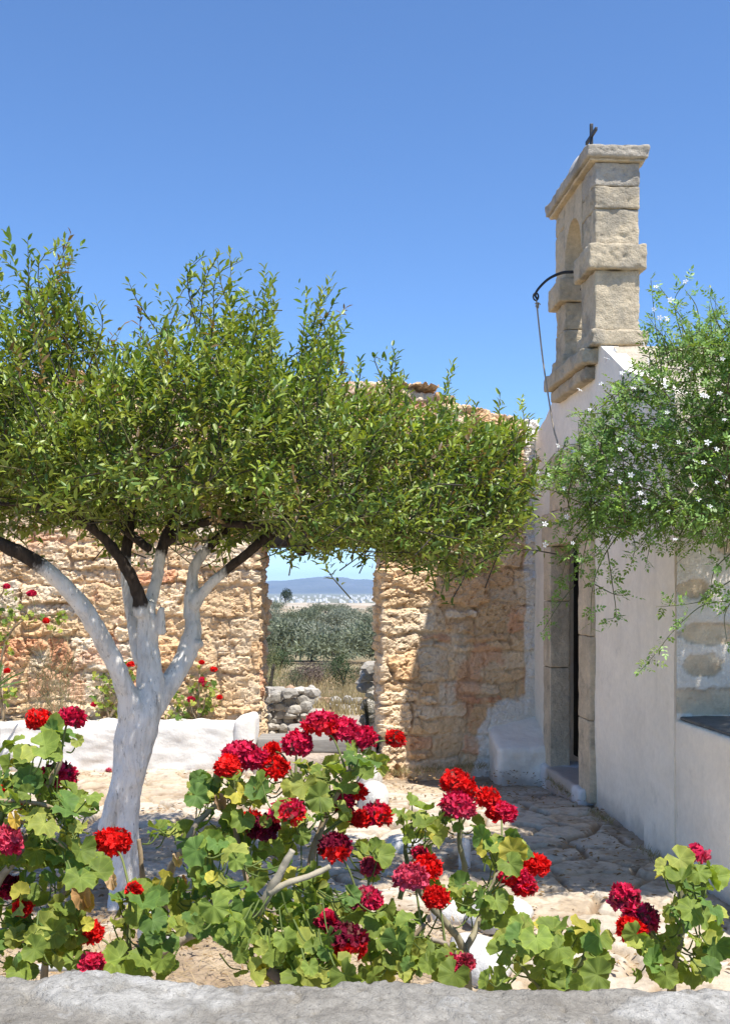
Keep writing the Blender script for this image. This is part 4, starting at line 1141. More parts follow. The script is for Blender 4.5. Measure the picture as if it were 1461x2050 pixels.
    for i in range(22):       # shoots standing up out of the top
        px = rng.uniform(1290, 1560); py = np.interp(px, [1290, 1350, 1461, 1600], [740, 705, 650, 620]); Y = rng.uniform(4.8, 5.3)
        p = at(px, py + 20, Y); d = np.array([-0.2 + rng.normal() * 0.3, rng.normal() * 0.3, 1.0]); L = rng.uniform(0.1, 0.26)
        P = np.array([p, p + d * L * 0.5 + rng.normal(size=3) * 0.015, p + d * L]); S = spray(P, 0.8, 0.9); V, F, _ = tube(P, [0.003, 0.002, 0.001], 5, 4, False); stems.add(V, F, (0.13, 0.14, 0.06))
    # woody trunk rising behind the low wall
    P = np.array([ch(np.array([-0.62, -0.62, 0.86])), at(1500, 1290, 5.45), at(1490, 1230, 5.4), at(1492, 1160, 5.35), at(1480, 1080, 5.3), at(1430, 980, 5.25), at(1350, 900, 5.25)])
    V, F, _ = tube(P, [0.014, 0.013, 0.012, 0.011, 0.010, 0.008, 0.005], 8, 8, False, 0.003, 3); stems.add(V, F, (0.30, 0.26, 0.21))
    for j in range(10):
        a = P[rng.integers(3, 6)]; b = mass_pt(); m = (a + b) / 2 + rng.normal(size=3) * 0.08
        V, F, _ = tube(np.array([a, m, b]), [0.009, 0.006, 0.003], 8, 5, False); stems.add(V, F, (0.19, 0.14, 0.09))
    LV = np.array([[0, 0, 0], [0.45, 0.22, 0.05], [0.45, 0, -0.02], [0.45, -0.22, 0.05], [1, 0, -0.05]]); LF = np.array([[0, 2, 1], [0, 3, 2], [1, 2, 4], [2, 3, 4]])
    V, F, c, _ = scatter(LV, LF, np.array(O), np.array(Dd), np.array(Nn), np.array(Sz), cols=np.array(Cl))
    mesh('foliage', V, F, M['jasmine'], vine, col=c)
    stems.build('stem', M['stalk'], vine)
    print('jasmine leaflets', len(O))
    # star flowers: five narrow petals on a thin tube
    protos = []
    for v in range(3):
        fm = MB()
        for k in range(5):
            a = k * 2 * np.pi / 5 + rng.normal() * 0.1; ca, sa = math.cos(a), math.sin(a); r = 0.0165 * rng.uniform(0.85, 1.1)
            x = np.array([0.1, 0.55, 0.55, 0.55, 1.0]) * r; y = np.array([0, 0.26, 0, -0.26, 0]) * r; z = np.array([0, 0.10, 0.02, 0.10, -0.05 + 0.1 * rng.random()]) * r
            fm.add(np.stack([x * ca - y * sa, x * sa + y * ca, z], -1), np.array([[0, 2, 1], [0, 3, 2], [1, 2, 4], [2, 3, 4]]), (0.86, 0.86, 0.84))
        V, F, _ = tube(np.array([[0, 0, -0.018], [0, 0, -0.009], [0, 0, 0.0005]]), [0.0012, 0.0015, 0.002], 3, 5); fm.add(V, F, (0.72, 0.62, 0.58))
        protos.append(fm.build('flower', M['white_petal'], vine))
    fpx = [(1300, 720), (1312, 575), (1372, 562), (1312, 615), (1325, 633), (1338, 633), (1345, 600), (1162, 782), (1180, 820), (1215, 715), (1230, 705), (1288, 690), (1245, 750), (1270, 775), (1330, 830), (1405, 800), (1412, 793), (1360, 884), (1415, 885), (1392, 925), (1408, 927), (1437, 965), (1340, 1020), (1262, 952), (1238, 968), (1280, 965), (1275, 985), (1165, 917), (1143, 900), (1112, 895), (1128, 975), (1135, 1033), (1092, 1052), (1090, 1090), (1143, 1085), (1350, 1072), (1100, 950), (1078, 942), (1420, 1010), (1395, 1000), (1388, 970), (1203, 770), (1195, 885), (1240, 900), (1310, 900), (1380, 860), (1450, 840), (1440, 790), (1330, 770), (1225, 940), (1290, 1000), (1440, 900), (1450, 720), (1380, 740)]
    spots = [at(a + rng.normal() * 3, b + rng.normal() * 3, 4.62 + 0.35 * (1461 - a) / 350 + rng.uniform(-0.05, 0.12)) for a, b in fpx] + tips[:26]
    for i, p in enumerate(spots[:90]):
        o = protos[i] if i < 3 else protos[i % 3].copy()
        if i >= 3:
            COL.objects.link(o); o.parent = vine; o.matrix_parent_inverse = vine.matrix_basis.inverted()
        d = Vector((rng.normal() * 0.5 - 0.2, -0.9 + rng.normal() * 0.4, 0.55 + rng.normal() * 0.4))
        o.rotation_euler = d.to_track_quat('Z', 'Y').to_euler(); o.location = [float(t) for t in p]
        s = rng.uniform(0.75, 1.2); o.scale = (s, s, s)
jasmine()

# ================================================================== GERANIUMS
def ger_leaf(seed):
    rng = np.random.default_rng(seed)
    na, rings = 43, np.array([0.0, 0.3, 0.6, 0.85, 1.0])
    th = np.linspace(-2.85, 2.85, na)
    lob = (th + 2.85) / 5.7 * 7
    rl = 0.87 + 0.12 * np.abs(np.sin(lob * np.pi)) ** 0.7 + 0.035 * np.cos(lob * 6 * np.pi) + 0.03 * rng.normal() * np.cos(th)
    rl *= 1.0 - 0.12 * (np.abs(th) > 2.5)
    A, Q = np.meshgrid(th, rings, indexing='ij')
    Rr = Q * lerp(1.0, rl[:, None], Q)
    cup = rng.uniform(-0.25, 0.45); ruf = rng.uniform(0.09, 0.2); ph = rng.uniform(0, 6); fold = rng.uniform(-0.3, 0.7)
    Z = cup * Rr ** 2 + ruf * Rr ** 2.2 * np.cos(lob[:, None] * 2 * np.pi + 0.4) * 0.8 + 0.20 * Rr ** 2 * np.sin(2 * A + ph) + fold * np.abs(Rr * np.sin(A)) * 0.6 + 0.12 * Rr ** 3 * np.cos(3 * A + ph * 2)
    V = np.stack([Rr * np.cos(A), Rr * np.sin(A), Z], -1).reshape(-1, 3)
    uv = np.stack([np.repeat(lob[:, None], len(rings), 1), Q], -1).reshape(-1, 2)
    return V, gridfaces(na, len(rings)), uv
GLEAF = [ger_leaf(500 + k) for k in range(16)]
PETALC = {'scarlet': (0.78, 0.018, 0.014), 'crimson': (0.66, 0.022, 0.085), 'rose': (0.62, 0.075, 0.13), 'maroon': (0.17, 0.005, 0.025)}

def flower_head(cen, rad, c1, c2, bias, seed, sparse=False):
    """domed cluster of ruffled florets; c1 above, c2 where the bias direction points"""
    rng = np.random.default_rng(seed)
    nf = 16 if sparse else int(60 + 25 * min(1.3, rad / 0.035))
    i = np.arange(nf) + 0.5
    ph = np.arccos(1 - 1.62 * i / nf); th = np.pi * (1 + 5 ** 0.5) * i
    nrm = np.stack([np.cos(th) * np.sin(ph), np.sin(th) * np.sin(ph), np.cos(ph)], -1) + rng.normal(size=(nf, 3)) * 0.10
    nrm /= np.linalg.norm(nrm, axis=1)[:, None]
    lump = 1 + 0.40 * (fbm(nrm[:, 0] * 1.6 + seed, nrm[:, 1] * 1.6, nrm[:, 2] * 1.6, seed, 2)) + rng.normal(size=nf) * 0.05
    pos = cen + nrm * np.array([1.05 * rng.uniform(0.9, 1.12), 1.0, rng.uniform(0.68, 0.95)]) * rad * 0.84 * lump[:, None]
    f = sst(-0.15, 0.55, nrm @ np.asarray(bias) / np.linalg.norm(bias) + rng.normal(size=nf) * 0.22)
    cols = lerp(np.asarray(c1), np.asarray(c2), f[:, None]) * rng.uniform(0.72, 1.2, (nf, 1))
    old = rng.random(nf) < rng.choice([0.0, 0.05, 0.14]); cols[old] = np.array([0.17, 0.06, 0.045])
    mb = MB()
    pr = 0.0135 if sparse else 0.0115
    for k in range(nf):
        n = nrm[k]; a = np.cross(n, [0.3, 0.8, 0.1]); a /= np.linalg.norm(a); b = np.cross(n, a)
        npet = 5 if sparse else 7
        for p in range(npet):
            t = p * 2 * np.pi / npet * (1 if p < 5 else 1.31) + rng.normal() * 0.25; lift = rng.uniform(0.1, 0.9) if not sparse else 0.3
            rr = pr * rng.uniform(0.75, 1.2)
            e = a * math.cos(t) + b * math.sin(t); s = np.cross(n, e)
            up = n * lift; wv = rng.normal(size=4) * 0.22
            v = np.array([pos[k], pos[k] + (e * 0.55 + up * 0.35 + s * 0.40 + n * wv[0] * .5) * rr, pos[k] + (e * 0.55 + up * 0.25 - s * 0.40 + n * wv[1] * .5) * rr,
                          pos[k] + (e * 0.95 + up * 0.9 + s * 0.48 + n * wv[2]) * rr, pos[k] + (e * 1.08 + up * 0.75 + n * wv[3]) * rr, pos[k] + (e * 0.95 + up * 0.9 - s * 0.48 + n * wv[0]) * rr])
            mb.add(v, [np.array([[0, 2, 1], [1, 4, 3], [2, 5, 4], [1, 2, 4]])], cols[k] * rng.uniform(0.85, 1.1))
        if sparse or k % 3 == 0:
            V, F, _ = tube(np.array([cen - np.array([0, 0, rad * 0.5]), (cen + pos[k]) / 2, pos[k]]), 0.0012, 2, 4, False); mb.add(V, F, np.array([0.13, 0.16, 0.04]))
    return mb

def scale_small(Y): return Y < 4

def geranium(name_label, base, stems, clusters, heads, seed, cat='geranium', scale=1.0, group=None, withered=(), tone=1.0, dens=1.45):
    """stems: [(pts, r0, r1, colour)], clusters: [(px,py,rx,ry,n,Y)], heads: [(px,py,diam_px,Y,kind,bias)]"""
    rng = np.random.default_rng(seed)
    root = thing('geranium', base, name_label, cat, group)
    sm_, samp_ = MB(), []
    for si, (pts, r0, r1, cl) in enumerate(stems):
        P = np.array([at(*p) if len(p) == 3 else p[0] for p in pts])
        V, F, S = tube(P, np.linspace(r0, r1, len(P)), 10, 10, True, min(r1, 0.004) * 0.6, seed + si)
        n = fbm(V[:, 0] * 40, V[:, 1] * 40, V[:, 2] * 40, seed + si, 3)
        sm_.add(V, F, lerp(np.asarray(cl), np.asarray(cl) * 0.5, sst(-0.1, 0.6, n)[:, None])); samp_.append(S[:, :3])
    SP = np.concatenate(samp_)
    lm_ = MB()
    for (px, py, rx, ry, n, Y) in clusters:
        for k in range(int(n * dens) if scale_small(Y) else n):
            a = rng.uniform(0, 6.28); q = math.sqrt(rng.random())
            Yl = Y + rng.normal() * 0.09 * scale
            o = at(px + math.cos(a) * q * rx, py + math.sin(a) * q * ry, Yl)
            dd_ = np.linalg.norm(SP - o, axis=1); kk_ = np.argsort(dd_)[:26]; j = kk_[rng.integers(len(kk_))]; sv = SP[j] - o; dl = np.linalg.norm(sv) + 1e-6
            root_p = o + sv * min(1, rng.uniform(0.05, 0.09) * scale / dl)
            radial = (o - SP[j]) / dl
            nrm = np.array([0.15, -0.50, 0.60]) + radial * 0.45 + rng.normal(size=3) * 0.55
            D = radial * 0.6 + np.array([0, -0.1, -0.35]) + rng.normal(size=3) * 0.45
            nrm /= np.linalg.norm(nrm); D = D - nrm * (D @ nrm)
            tV, tF, tuv = GLEAF[rng.integers(len(GLEAF))]
            s = rng.uniform(0.015, 0.035) * scale
            r = rng.random()
            c = np.array([0.195, 0.26, 0.05]) if r < 0.5 else np.array([0.115, 0.195, 0.045]) if r < 0.76 else np.array([0.29, 0.32, 0.07])
            if rng.random() < 0.035: c = np.array([0.42, 0.38, 0.06])
            c = c * rng.uniform(0.8, 1.2) * tone
            V, F, cc, uv = scatter(tV, tF, o[None], D[None], nrm[None], np.array([s]), cols=c[None], tuv=tuv)
            lm_.add(V, F, cc, uv)
            V, F, _ = tube(np.array([o - nrm * 0.001, (o + root_p) / 2 - np.array([0, 0, 0.012 * scale]), root_p]), [0.0014 * scale, 0.0017 * scale, 0.002 * scale], 4, 5, False); lm_.add(V, F, (0.17, 0.22, 0.06), np.tile([0.0, 0.3], (len(V), 1)))
    if lm_.n:
        lm_.build('foliage', M['geranium'], root, uv=True)
    for hi, (px, py, dia, Y, kind, bias) in enumerate(heads):
        cen = at(px, py, Y); rad = dia * 0.87 / 2 / FPX * Y
        k2 = {'scarlet': ('scarlet', 'scarlet'), 'crimson': ('crimson', 'crimson'), 'rose': ('rose', 'rose'), 'maroon': ('maroon', 'maroon'), 'cs': ('crimson', 'scarlet'), 'ms': ('maroon', 'scarlet'), 'mc': ('maroon', 'crimson'), 'rc': ('rose', 'crimson'), 'open': ('rose', 'crimson')}[kind]
        fm = flower_head(cen, rad, PETALC[k2[0]], PETALC[k2[1]], bias, seed * 10 + hi, kind == 'open')
        j = np.argmin(np.linalg.norm(SP - (cen - np.array([0, 0, 0.08])), axis=1) + 0.6 * np.clip(SP[:, 2] - cen[2] + 0.04, 0, 1))
        tgt = SP[j]
        h = fm.build('flower_head', M['petal'], root)
        h['label'] = {'scarlet': 'bright scarlet flower head', 'crimson': 'crimson flower head', 'rose': 'faded rose crimson flower head', 'maroon': 'withering dark maroon flower head', 'cs': 'crimson flower head with scarlet florets', 'ms': 'scarlet flower head with dark maroon centre', 'mc': 'dark maroon and crimson flower head', 'rc': 'pinkish crimson flower head', 'open': 'loose open pinkish flower head'}[kind]
        midp = (cen + tgt) / 2 + np.array([0, 0, 0.02])
        V, F, _ = tube(np.array([cen - [0, 0, rad * 0.3], midp, tgt]), [0.0022 * scale, 0.0024 * scale, 0.0032 * scale], 6, 6, False); sm_.add(V, F, (0.19, 0.22, 0.07))
    for (px, py, s, Y, cl) in withered:
        wl = MB(); tV, tF, tuv = GLEAF[rng.integers(len(GLEAF))]
        tV = tV.copy(); tV[:, 2] = tV[:, 2] * 1.5 + 0.9 * np.abs(tV[:, 1]) ** 1.3; tV[:, 1] *= 0.55; tV[:, 2] += 0.15 * fbm(tV[:, 0] * 4, tV[:, 1] * 4, None, int(px), 3)
        V, F, cc, uv = scatter(tV, tF, at(px, py, Y)[None], np.array([[0.3, -0.2, -1.0]]), np.array([[0.2, -0.9, 0.2]]), np.array([s]), cols=np.array([cl]), tuv=tuv)
        wl.add(V, F, cc, uv); ob = wl.build('withered_leaf', M['geranium'], root, uv=True); ob['label'] = 'dry curled brown leaf'
    sm_.build('stem', M['stalk'], root)
    return root
GREY = (0.40, 0.33, 0.25); GRN = (0.22, 0.24, 0.09); TAN = (0.36, 0.27, 0.17)
UP = (0, -0.3, 1); DN = (0, -0.5, -1); RT = (1, -0.3, -0.4); LF = (-1, -0.3, -0.2)

geranium('lush geranium with crimson and scarlet heads filling the left corner behind the parapet', (-0.75, 2.25, 0),
    [([(-60, 2400, 2.2), (-30, 1920, 2.2), (50, 1875, 2.18), (85, 1850, 2.17), (112, 1800, 2.17)], 0.013, 0.010, GREY),
     ([(-40, 1900, 2.25), (-10, 1780, 2.25), (30, 1725, 2.22), (60, 1690, 2.22)], 0.011, 0.007, GREY),
     ([(-30, 1602, 2.2), (40, 1604, 2.2), (90, 1612, 2.2), (128, 1630, 2.2)], 0.005, 0.004, TAN),
     ([(30, 1640, 2.15), (85, 1662, 2.15), (135, 1698, 2.15)], 0.005, 0.004, TAN),
     ([(30, 1725, 2.25), (70, 1640, 2.3), (95, 1570, 2.3), (120, 1530, 2.3), (122, 1490, 2.3)], 0.008, 0.005, TAN),
     ([(60, 2400, 2.25), (90, 1950, 2.25), (100, 1850, 2.25), (140, 1760, 2.25)], 0.010, 0.006, GREY),
     ([(-40, 1760, 2.3), (0, 1650, 2.3), (30, 1560, 2.3)], 0.008, 0.005, GRN)],
    [(50, 1530, 75, 45, 15, 2.3), (118, 1480, 40, 22, 5, 2.3), (60, 1600, 85, 55, 26, 2.28), (155, 1625, 50, 45, 12, 2.26), (40, 1690, 70, 40, 12, 2.22), (110, 1735, 85, 50, 20, 2.2), (180, 1735, 30, 40, 4, 2.2), (55, 1830, 80, 45, 18, 2.2), (140, 1845, 45, 35, 7, 2.18), (60, 1905, 75, 45, 18, 2.15), (-60, 1750, 60, 180, 26, 2.3), (150, 1905, 40, 30, 5, 2.2)],
    [(77, 1441, 42, 2.3, 'scarlet', UP), (143, 1437, 48, 2.3, 'crimson', UP), (122, 1552, 60, 2.36, 'mc', RT), (92, 1560, 40, 2.38, 'crimson', UP), (8, 1585, 30, 2.3, 'scarlet', UP), (28, 1605, 26, 2.34, 'scarlet', UP), (12, 1686, 62, 2.12, 'rc', DN), (22, 1778, 56, 2.3, 'mc', DN), (46, 1818, 20, 2.12, 'scarlet', UP)],
    61, withered=((165, 1790, 0.036, 2.12, (0.42, 0.24, 0.11)), (30, 1640, 0.022, 2.12, (0.50, 0.34, 0.06))))

geranium('broad central geranium with grey woody stems and many crimson heads', (-0.15, 2.35, 0),
    [([(150, 2350, 2.2), (250, 1950, 2.15), (330, 1902, 2.15), (385, 1870, 2.15), (470, 1845, 2.17)], 0.015, 0.010, GREY),
     ([(330, 1902, 2.15), (400, 1850, 2.2), (425, 1815, 2.2), (440, 1780, 2.22)], 0.010, 0.007, GREY),
     ([(470, 1845, 2.17), (515, 1825, 2.12), (545, 1775, 2.1), (568, 1735, 2.1), (586, 1702, 2.1)], 0.011, 0.007, (0.44, 0.38, 0.28)),
     ([(538, 1788, 2.1), (575, 1768, 2.1), (625, 1752, 2.12), (660, 1735, 2.14)], 0.008, 0.006, (0.42, 0.36, 0.25)),
     ([(310, 2100, 2.5), (335, 1780, 2.45), (365, 1705, 2.4), (402, 1640, 2.4), (450, 1600, 2.4)], 0.010, 0.007, GREY),
     ([(560, 2400, 2.3), (545, 1960, 2.3), (500, 1780, 2.35), (475, 1680, 2.4), (465, 1600, 2.4)], 0.010, 0.006, TAN),
     ([(600, 2400, 2.4), (640, 1900, 2.4), (620, 1750, 2.4), (650, 1640, 2.42), (690, 1560, 2.42), (710, 1530, 2.42)], 0.011, 0.006, TAN),
     ([(540, 1940, 2.1), (560, 1960, 2.1), (590, 2000, 2.1)], 0.012, 0.014, (0.16, 0.13, 0.11)),
     ([(640, 2400, 2.3), (660, 1950, 2.25), (700, 1850, 2.25), (745, 1780, 2.3)], 0.009, 0.006, GRN),
     ([(240, 2300, 2.3), (255, 1950, 2.2), (258, 1850, 2.2), (262, 1790, 2.2)], 0.006, 0.004, GRN),
     ([(288, 1780, 2.5), (283, 1720, 2.5), (278, 1680, 2.5)], 0.007, 0.005, TAN),
     ([(600, 1680, 2.4), (605, 1600, 2.42), (590, 1560, 2.42)], 0.006, 0.004, GRN)],
    [(350, 1885, 50, 50, 12, 2.2), (335, 1790, 35, 40, 5, 2.35), (300, 1935, 60, 18, 6, 2.1), (745, 1720, 40, 45, 8, 2.38), (280, 1835, 55, 55, 14, 2.2), (255, 1905, 40, 30, 5, 2.12), (330, 1655, 45, 25, 5, 2.5), (425, 1585, 60, 35, 13, 2.4), (520, 1580, 55, 35, 8, 2.42), (640, 1560, 60, 45, 14, 2.42), (720, 1530, 45, 35, 9, 2.4), (640, 1640, 60, 60, 14, 2.42), (430, 1665, 75, 50, 12, 2.38), (440, 1740, 65, 60, 18, 2.2), (540, 1710, 55, 60, 10, 2.4), (560, 1810, 85, 65, 22, 2.28), (660, 1780, 75, 60, 16, 2.3), (425, 1850, 70, 45, 12, 2.1), (510, 1905, 75, 50, 20, 2.12), (620, 1905, 65, 50, 20, 2.12), (700, 1835, 50, 45, 10, 2.3), (755, 1865, 45, 55, 12, 2.25), (640, 1950, 110, 22, 10, 2.05), (390, 1790, 40, 50, 7, 2.3), (560, 1650, 40, 40, 5, 2.4)],
    [(480, 1508, 66, 2.42, 'crimson', UP), (508, 1520, 48, 2.42, 'crimson', UP), (456, 1536, 50, 2.36, 'scarlet', UP), (552, 1538, 50, 2.42, 'scarlet', UP), (595, 1491, 62, 2.45, 'crimson', UP), (645, 1450, 70, 2.45, 'cs', DN), (690, 1464, 62, 2.47, 'crimson', UP), (728, 1478, 54, 2.45, 'crimson', UP), (791, 1479, 25, 2.45, 'scarlet', UP), (575, 1625, 66, 2.3, 'cs', DN), (505, 1645, 44, 2.4, 'scarlet', UP), (528, 1660, 58, 2.36, 'maroon', UP), (685, 1607, 44, 2.46, 'mc', UP), (712, 1585, 34, 2.5, 'scarlet', UP), (722, 1640, 36, 2.44, 'scarlet', UP), (756, 1632, 62, 2.46, 'cs', RT), (670, 1697, 66, 2.28, 'ms', DN), (732, 1802, 60, 2.2, 'rc', RT), (695, 1886, 90, 2.08, 'ms', DN), (742, 1735, 28, 2.3, 'rose', UP), (652, 1844, 36, 2.2, 'mc', UP), (228, 1686, 72, 2.3, 'scarlet', UP), (182, 1868, 50, 2.2, 'scarlet', UP), (185, 1931, 42, 2.1, 'rc', UP), (545, 1501, 20, 2.5, 'scarlet', UP), (268, 1782, 10, 2.2, 'scarlet', UP)],
    62, withered=((440, 1605, 0.024, 2.35, (0.34, 0.22, 0.15)), (498, 1585, 0.02, 2.35, (0.36, 0.25, 0.16)), (222, 1760, 0.024, 2.2, (0.55, 0.38, 0.22)), (355, 1720, 0.02, 2.35, (0.55, 0.40, 0.26)), (175, 1800, 0.028, 2.14, (0.50, 0.33, 0.07)), (365, 1765, 0.02, 2.4, (0.36, 0.2, 0.12))))

geranium('geranium with bare arching stems and crimson heads right of the central one', (0.35, 2.4, 0),
    [([(960, 2350, 2.35), (935, 1960, 2.3), (925, 1895, 2.3), (890, 1845, 2.28), (850, 1800, 2.26), (835, 1775, 2.25)], 0.011, 0.006, (0.33, 0.29, 0.19)),
     ([(928, 1905, 2.3), (948, 1870, 2.32), (962, 1830, 2.35), (985, 1770, 2.38), (1005, 1720, 2.4)], 0.008, 0.005, (0.33, 0.29, 0.19)),
     ([(925, 1780, 2.55), (930, 1740, 2.55), (920, 1690, 2.55), (922, 1650, 2.55)], 0.008, 0.006, (0.28, 0.26, 0.14)),
     ([(820, 2350, 2.3), (815, 1960, 2.2), (820, 1890, 2.2), (850, 1850, 2.2)], 0.009, 0.005, TAN),
     ([(800, 1800, 2.45), (815, 1740, 2.48), (812, 1690, 2.5), (838, 1630, 2.5)], 0.007, 0.005, GRN),
     ([(925, 1960, 2.25), (905, 1900, 2.2), (865, 1880, 2.15)], 0.006, 0.005, GREY)],
    [(838, 1645, 38, 40, 10, 2.5), (862, 1690, 25, 30, 4, 2.5), (830, 1890, 60, 55, 22, 2.2), (770, 1935, 60, 25, 8, 2.08), (900, 1648, 45, 18, 5, 2.5), (1010, 1705, 50, 32, 12, 2.4), (950, 1800, 45, 50, 9, 2.35), (1000, 1830, 30, 30, 5, 2.35), (870, 1925, 50, 38, 9, 2.15), (960, 1660, 20, 20, 2, 2.5), (890, 1780, 30, 20, 3, 2.3)],
    [(914, 1566, 58, 2.55, 'scarlet', UP), (932, 1585, 40, 2.56, 'scarlet', UP), (916, 1614, 72, 2.5, 'rc', UP), (976, 1597, 44, 2.52, 'scarlet', UP), (1003, 1627, 48, 2.5, 'cs', LF), (823, 1757, 60, 2.22, 'rose', UP), (855, 1738, 52, 2.28, 'scarlet', UP), (873, 1798, 46, 2.2, 'scarlet', UP), (1026, 1752, 46, 2.36, 'cs', DN), (1048, 1772, 42, 2.36, 'cs', DN), (1072, 1733, 46, 2.4, 'scarlet', UP), (900, 1930, 28, 2.1, 'mc', UP), (932, 1927, 22, 2.1, 'rose', UP), (840, 1708, 16, 2.4, 'crimson', UP)],
    63, dens=1.35)

geranium('low leafy geranium without flowers just behind the parapet', (0.9, 2.15, 0),
    [([(1130, 2350, 2.15), (1125, 1990, 2.1), (1115, 1930, 2.1), (1090, 1890, 2.12), (1065, 1870, 2.12)], 0.009, 0.005, TAN), ([(1130, 1990, 2.1), (1160, 1930, 2.1), (1190, 1880, 2.12)], 0.007, 0.005, GRN), ([(1080, 1980, 2.12), (1040, 1930, 2.12)], 0.004, 0.003, GRN)],
    [(1050, 1895, 55, 45, 12, 2.12), (1120, 1880, 50, 42, 13, 2.12), (1185, 1885, 38, 38, 8, 2.12), (1125, 1945, 95, 28, 16, 2.08), (978, 1968, 30, 12, 4, 2.0)],
    [], 64, tone=1.05, dens=1.25)
geranium('upright geranium with three crimson heads standing right against the pale wall', (1.0, 2.2, 0),
    [([(1345, 2350, 2.2), (1344, 1985, 2.15), (1348, 1930, 2.15), (1366, 1850, 2.18), (1364, 1790, 2.2), (1380, 1750, 2.2)], 0.010, 0.006, (0.30, 0.27, 0.14)), ([(1348, 1930, 2.15), (1320, 1890, 2.15), (1300, 1870, 2.15)], 0.006, 0.004, GRN), ([(1366, 1850, 2.18), (1400, 1820, 2.18), (1408, 1790, 2.18)], 0.005, 0.004, GRN)],
    [(1352, 1742, 26, 24, 5, 2.2), (1400, 1765, 32, 32, 9, 2.2), (1365, 1805, 40, 38, 9, 2.18), (1310, 1895, 60, 32, 13, 2.14), (1410, 1870, 34, 60, 12, 2.16), (1300, 1940, 55, 18, 6, 2.1), (1390, 1935, 40, 20, 4, 2.1), (1340, 1760, 30, 30, 3, 2.2)],
    [(1248, 1797, 56, 2.18, 'rc', UP), (1282, 1842, 66, 2.14, 'rc', UP), (1262, 1862, 50, 2.10, 'scarlet', UP), (1393, 1710, 46, 2.22, 'open', UP)], 65, tone=1.05, dens=1.15)

# smaller geraniums at the foot of the rubble wall
def small_geranium(label, cx, spots, heads, seed, tone=1.1):
    Yb = 9.27
    st = [([(cx + random.uniform(-14, 14), 1455, Yb), ((cx + a) / 2, (1455 + b) / 2, Yb), (a, b, Yb)], 0.012, 0.007, TAN) for a, b, *_ in spots]
    cl = [(a, b, rx, ry, n, Yb) for a, b, rx, ry, n in spots]
    hd = [(a, b, d, Yb - 0.08, k, UP) for a, b, d, k in heads]
    geranium(label, at(cx, 1455, Yb), st, cl, hd, seed, scale=1.0, tone=tone)
small_geranium('thin yellowish geranium behind the trunk at the foot of the rubble wall', 225, [(205, 1385, 30, 40, 30), (235, 1370, 30, 40, 30), (255, 1345, 25, 20, 14), (215, 1425, 35, 25, 18)], [(262, 1330, 14, 'scarlet'), (188, 1410, 9, 'crimson'), (255, 1400, 10, 'crimson')], 71)
small_geranium('straggly geranium with small red heads between tree and gateway', 395, [(380, 1400, 35, 35, 32), (415, 1390, 30, 40, 30), (360, 1430, 30, 20, 16), (400, 1350, 20, 20, 8)], [(405, 1362, 14, 'crimson'), (428, 1340, 13, 'scarlet'), (412, 1370, 14, 'crimson'), (383, 1400, 13, 'crimson'), (440, 1396, 9, 'scarlet'), (404, 1326, 9, 'scarlet')], 72)
def climber(label):
    pass
geranium('tall sparse geranium leaning on the rubble wall by the left edge', at(20, 1460, 9.25), [([(10, 1460, 9.25), (0, 1350, 9.2), (20, 1270, 9.15), (60, 1235, 9.1), (105, 1230, 9.1)], 0.014, 0.006, TAN), ([(0, 1350, 9.2), (-30, 1250, 9.2), (10, 1180, 9.15)], 0.010, 0.006, TAN)],
    [(10, 1220, 30, 45, 24, 9.15), (60, 1230, 35, 20, 14, 9.1), (115, 1245, 18, 25, 14, 9.1), (10, 1300, 20, 40, 12, 9.15), (15, 1390, 20, 30, 12, 9.2), (-40, 1250, 40, 80, 30, 9.2)], [(64, 1188, 17, 9.05, 'crimson', UP), (93, 1243, 12, 9.05, 'scarlet', UP), (14, 1174, 12, 9.05, 'crimson', UP), (15, 1343, 11, 9.1, 'scarlet', UP)], 73, tone=1.1)

# dry wispy shrub against the wall, yucca at the edge
def blades(label, name, cat, spots, L, wdt, colr, spread, seed, mat='straw', kind=None, parent=None, bendk=0.3):
    rng = np.random.default_rng(seed); O = np.asarray(spots, float); n = len(O)
    D = np.column_stack([rng.normal(size=n) * spread, rng.normal(size=n) * spread, np.ones(n)])
    Nv = np.column_stack([rng.normal(size=n), -np.ones(n), rng.normal(size=n) * 0.3])
    tV = np.array([[0, 0.5, 0], [0, -0.5, 0], [0.5, 0.38, 0.05 * bendk], [0.5, -0.38, 0.05 * bendk], [1.0, 0, bendk]]); tF = [np.array([[0, 1, 3, 2]]), np.array([[2, 3, 4]])]
    s = rng.uniform(0.6, 1.2, n) * L
    cols = np.asarray(colr) * rng.uniform(0.7, 1.25, (n, 1))
    V, F, c, _ = scatter(tV, tF, O, D, Nv, np.stack([s, np.full(n, wdt), s], -1), cols=cols)
    o = mesh(name, V, F, M[mat], parent, col=c)
    if parent is None: tag(o, label, cat, kind=kind)
    return o
rng = np.random.default_rng(5)
p = at(110, 1440, 9.25)
blades('wispy dry weed against the rubble wall left of the trunk', 'wispy_leaves', 'weed', p + rng.normal(size=(260, 3)) * [0.13, 0.04, 0.22] + [0, 0, 0.3], 0.22, 0.005, (0.30, 0.29, 0.16), 0.5, 81)
p = at(-15, 1420, 8.6)
yv = MB()
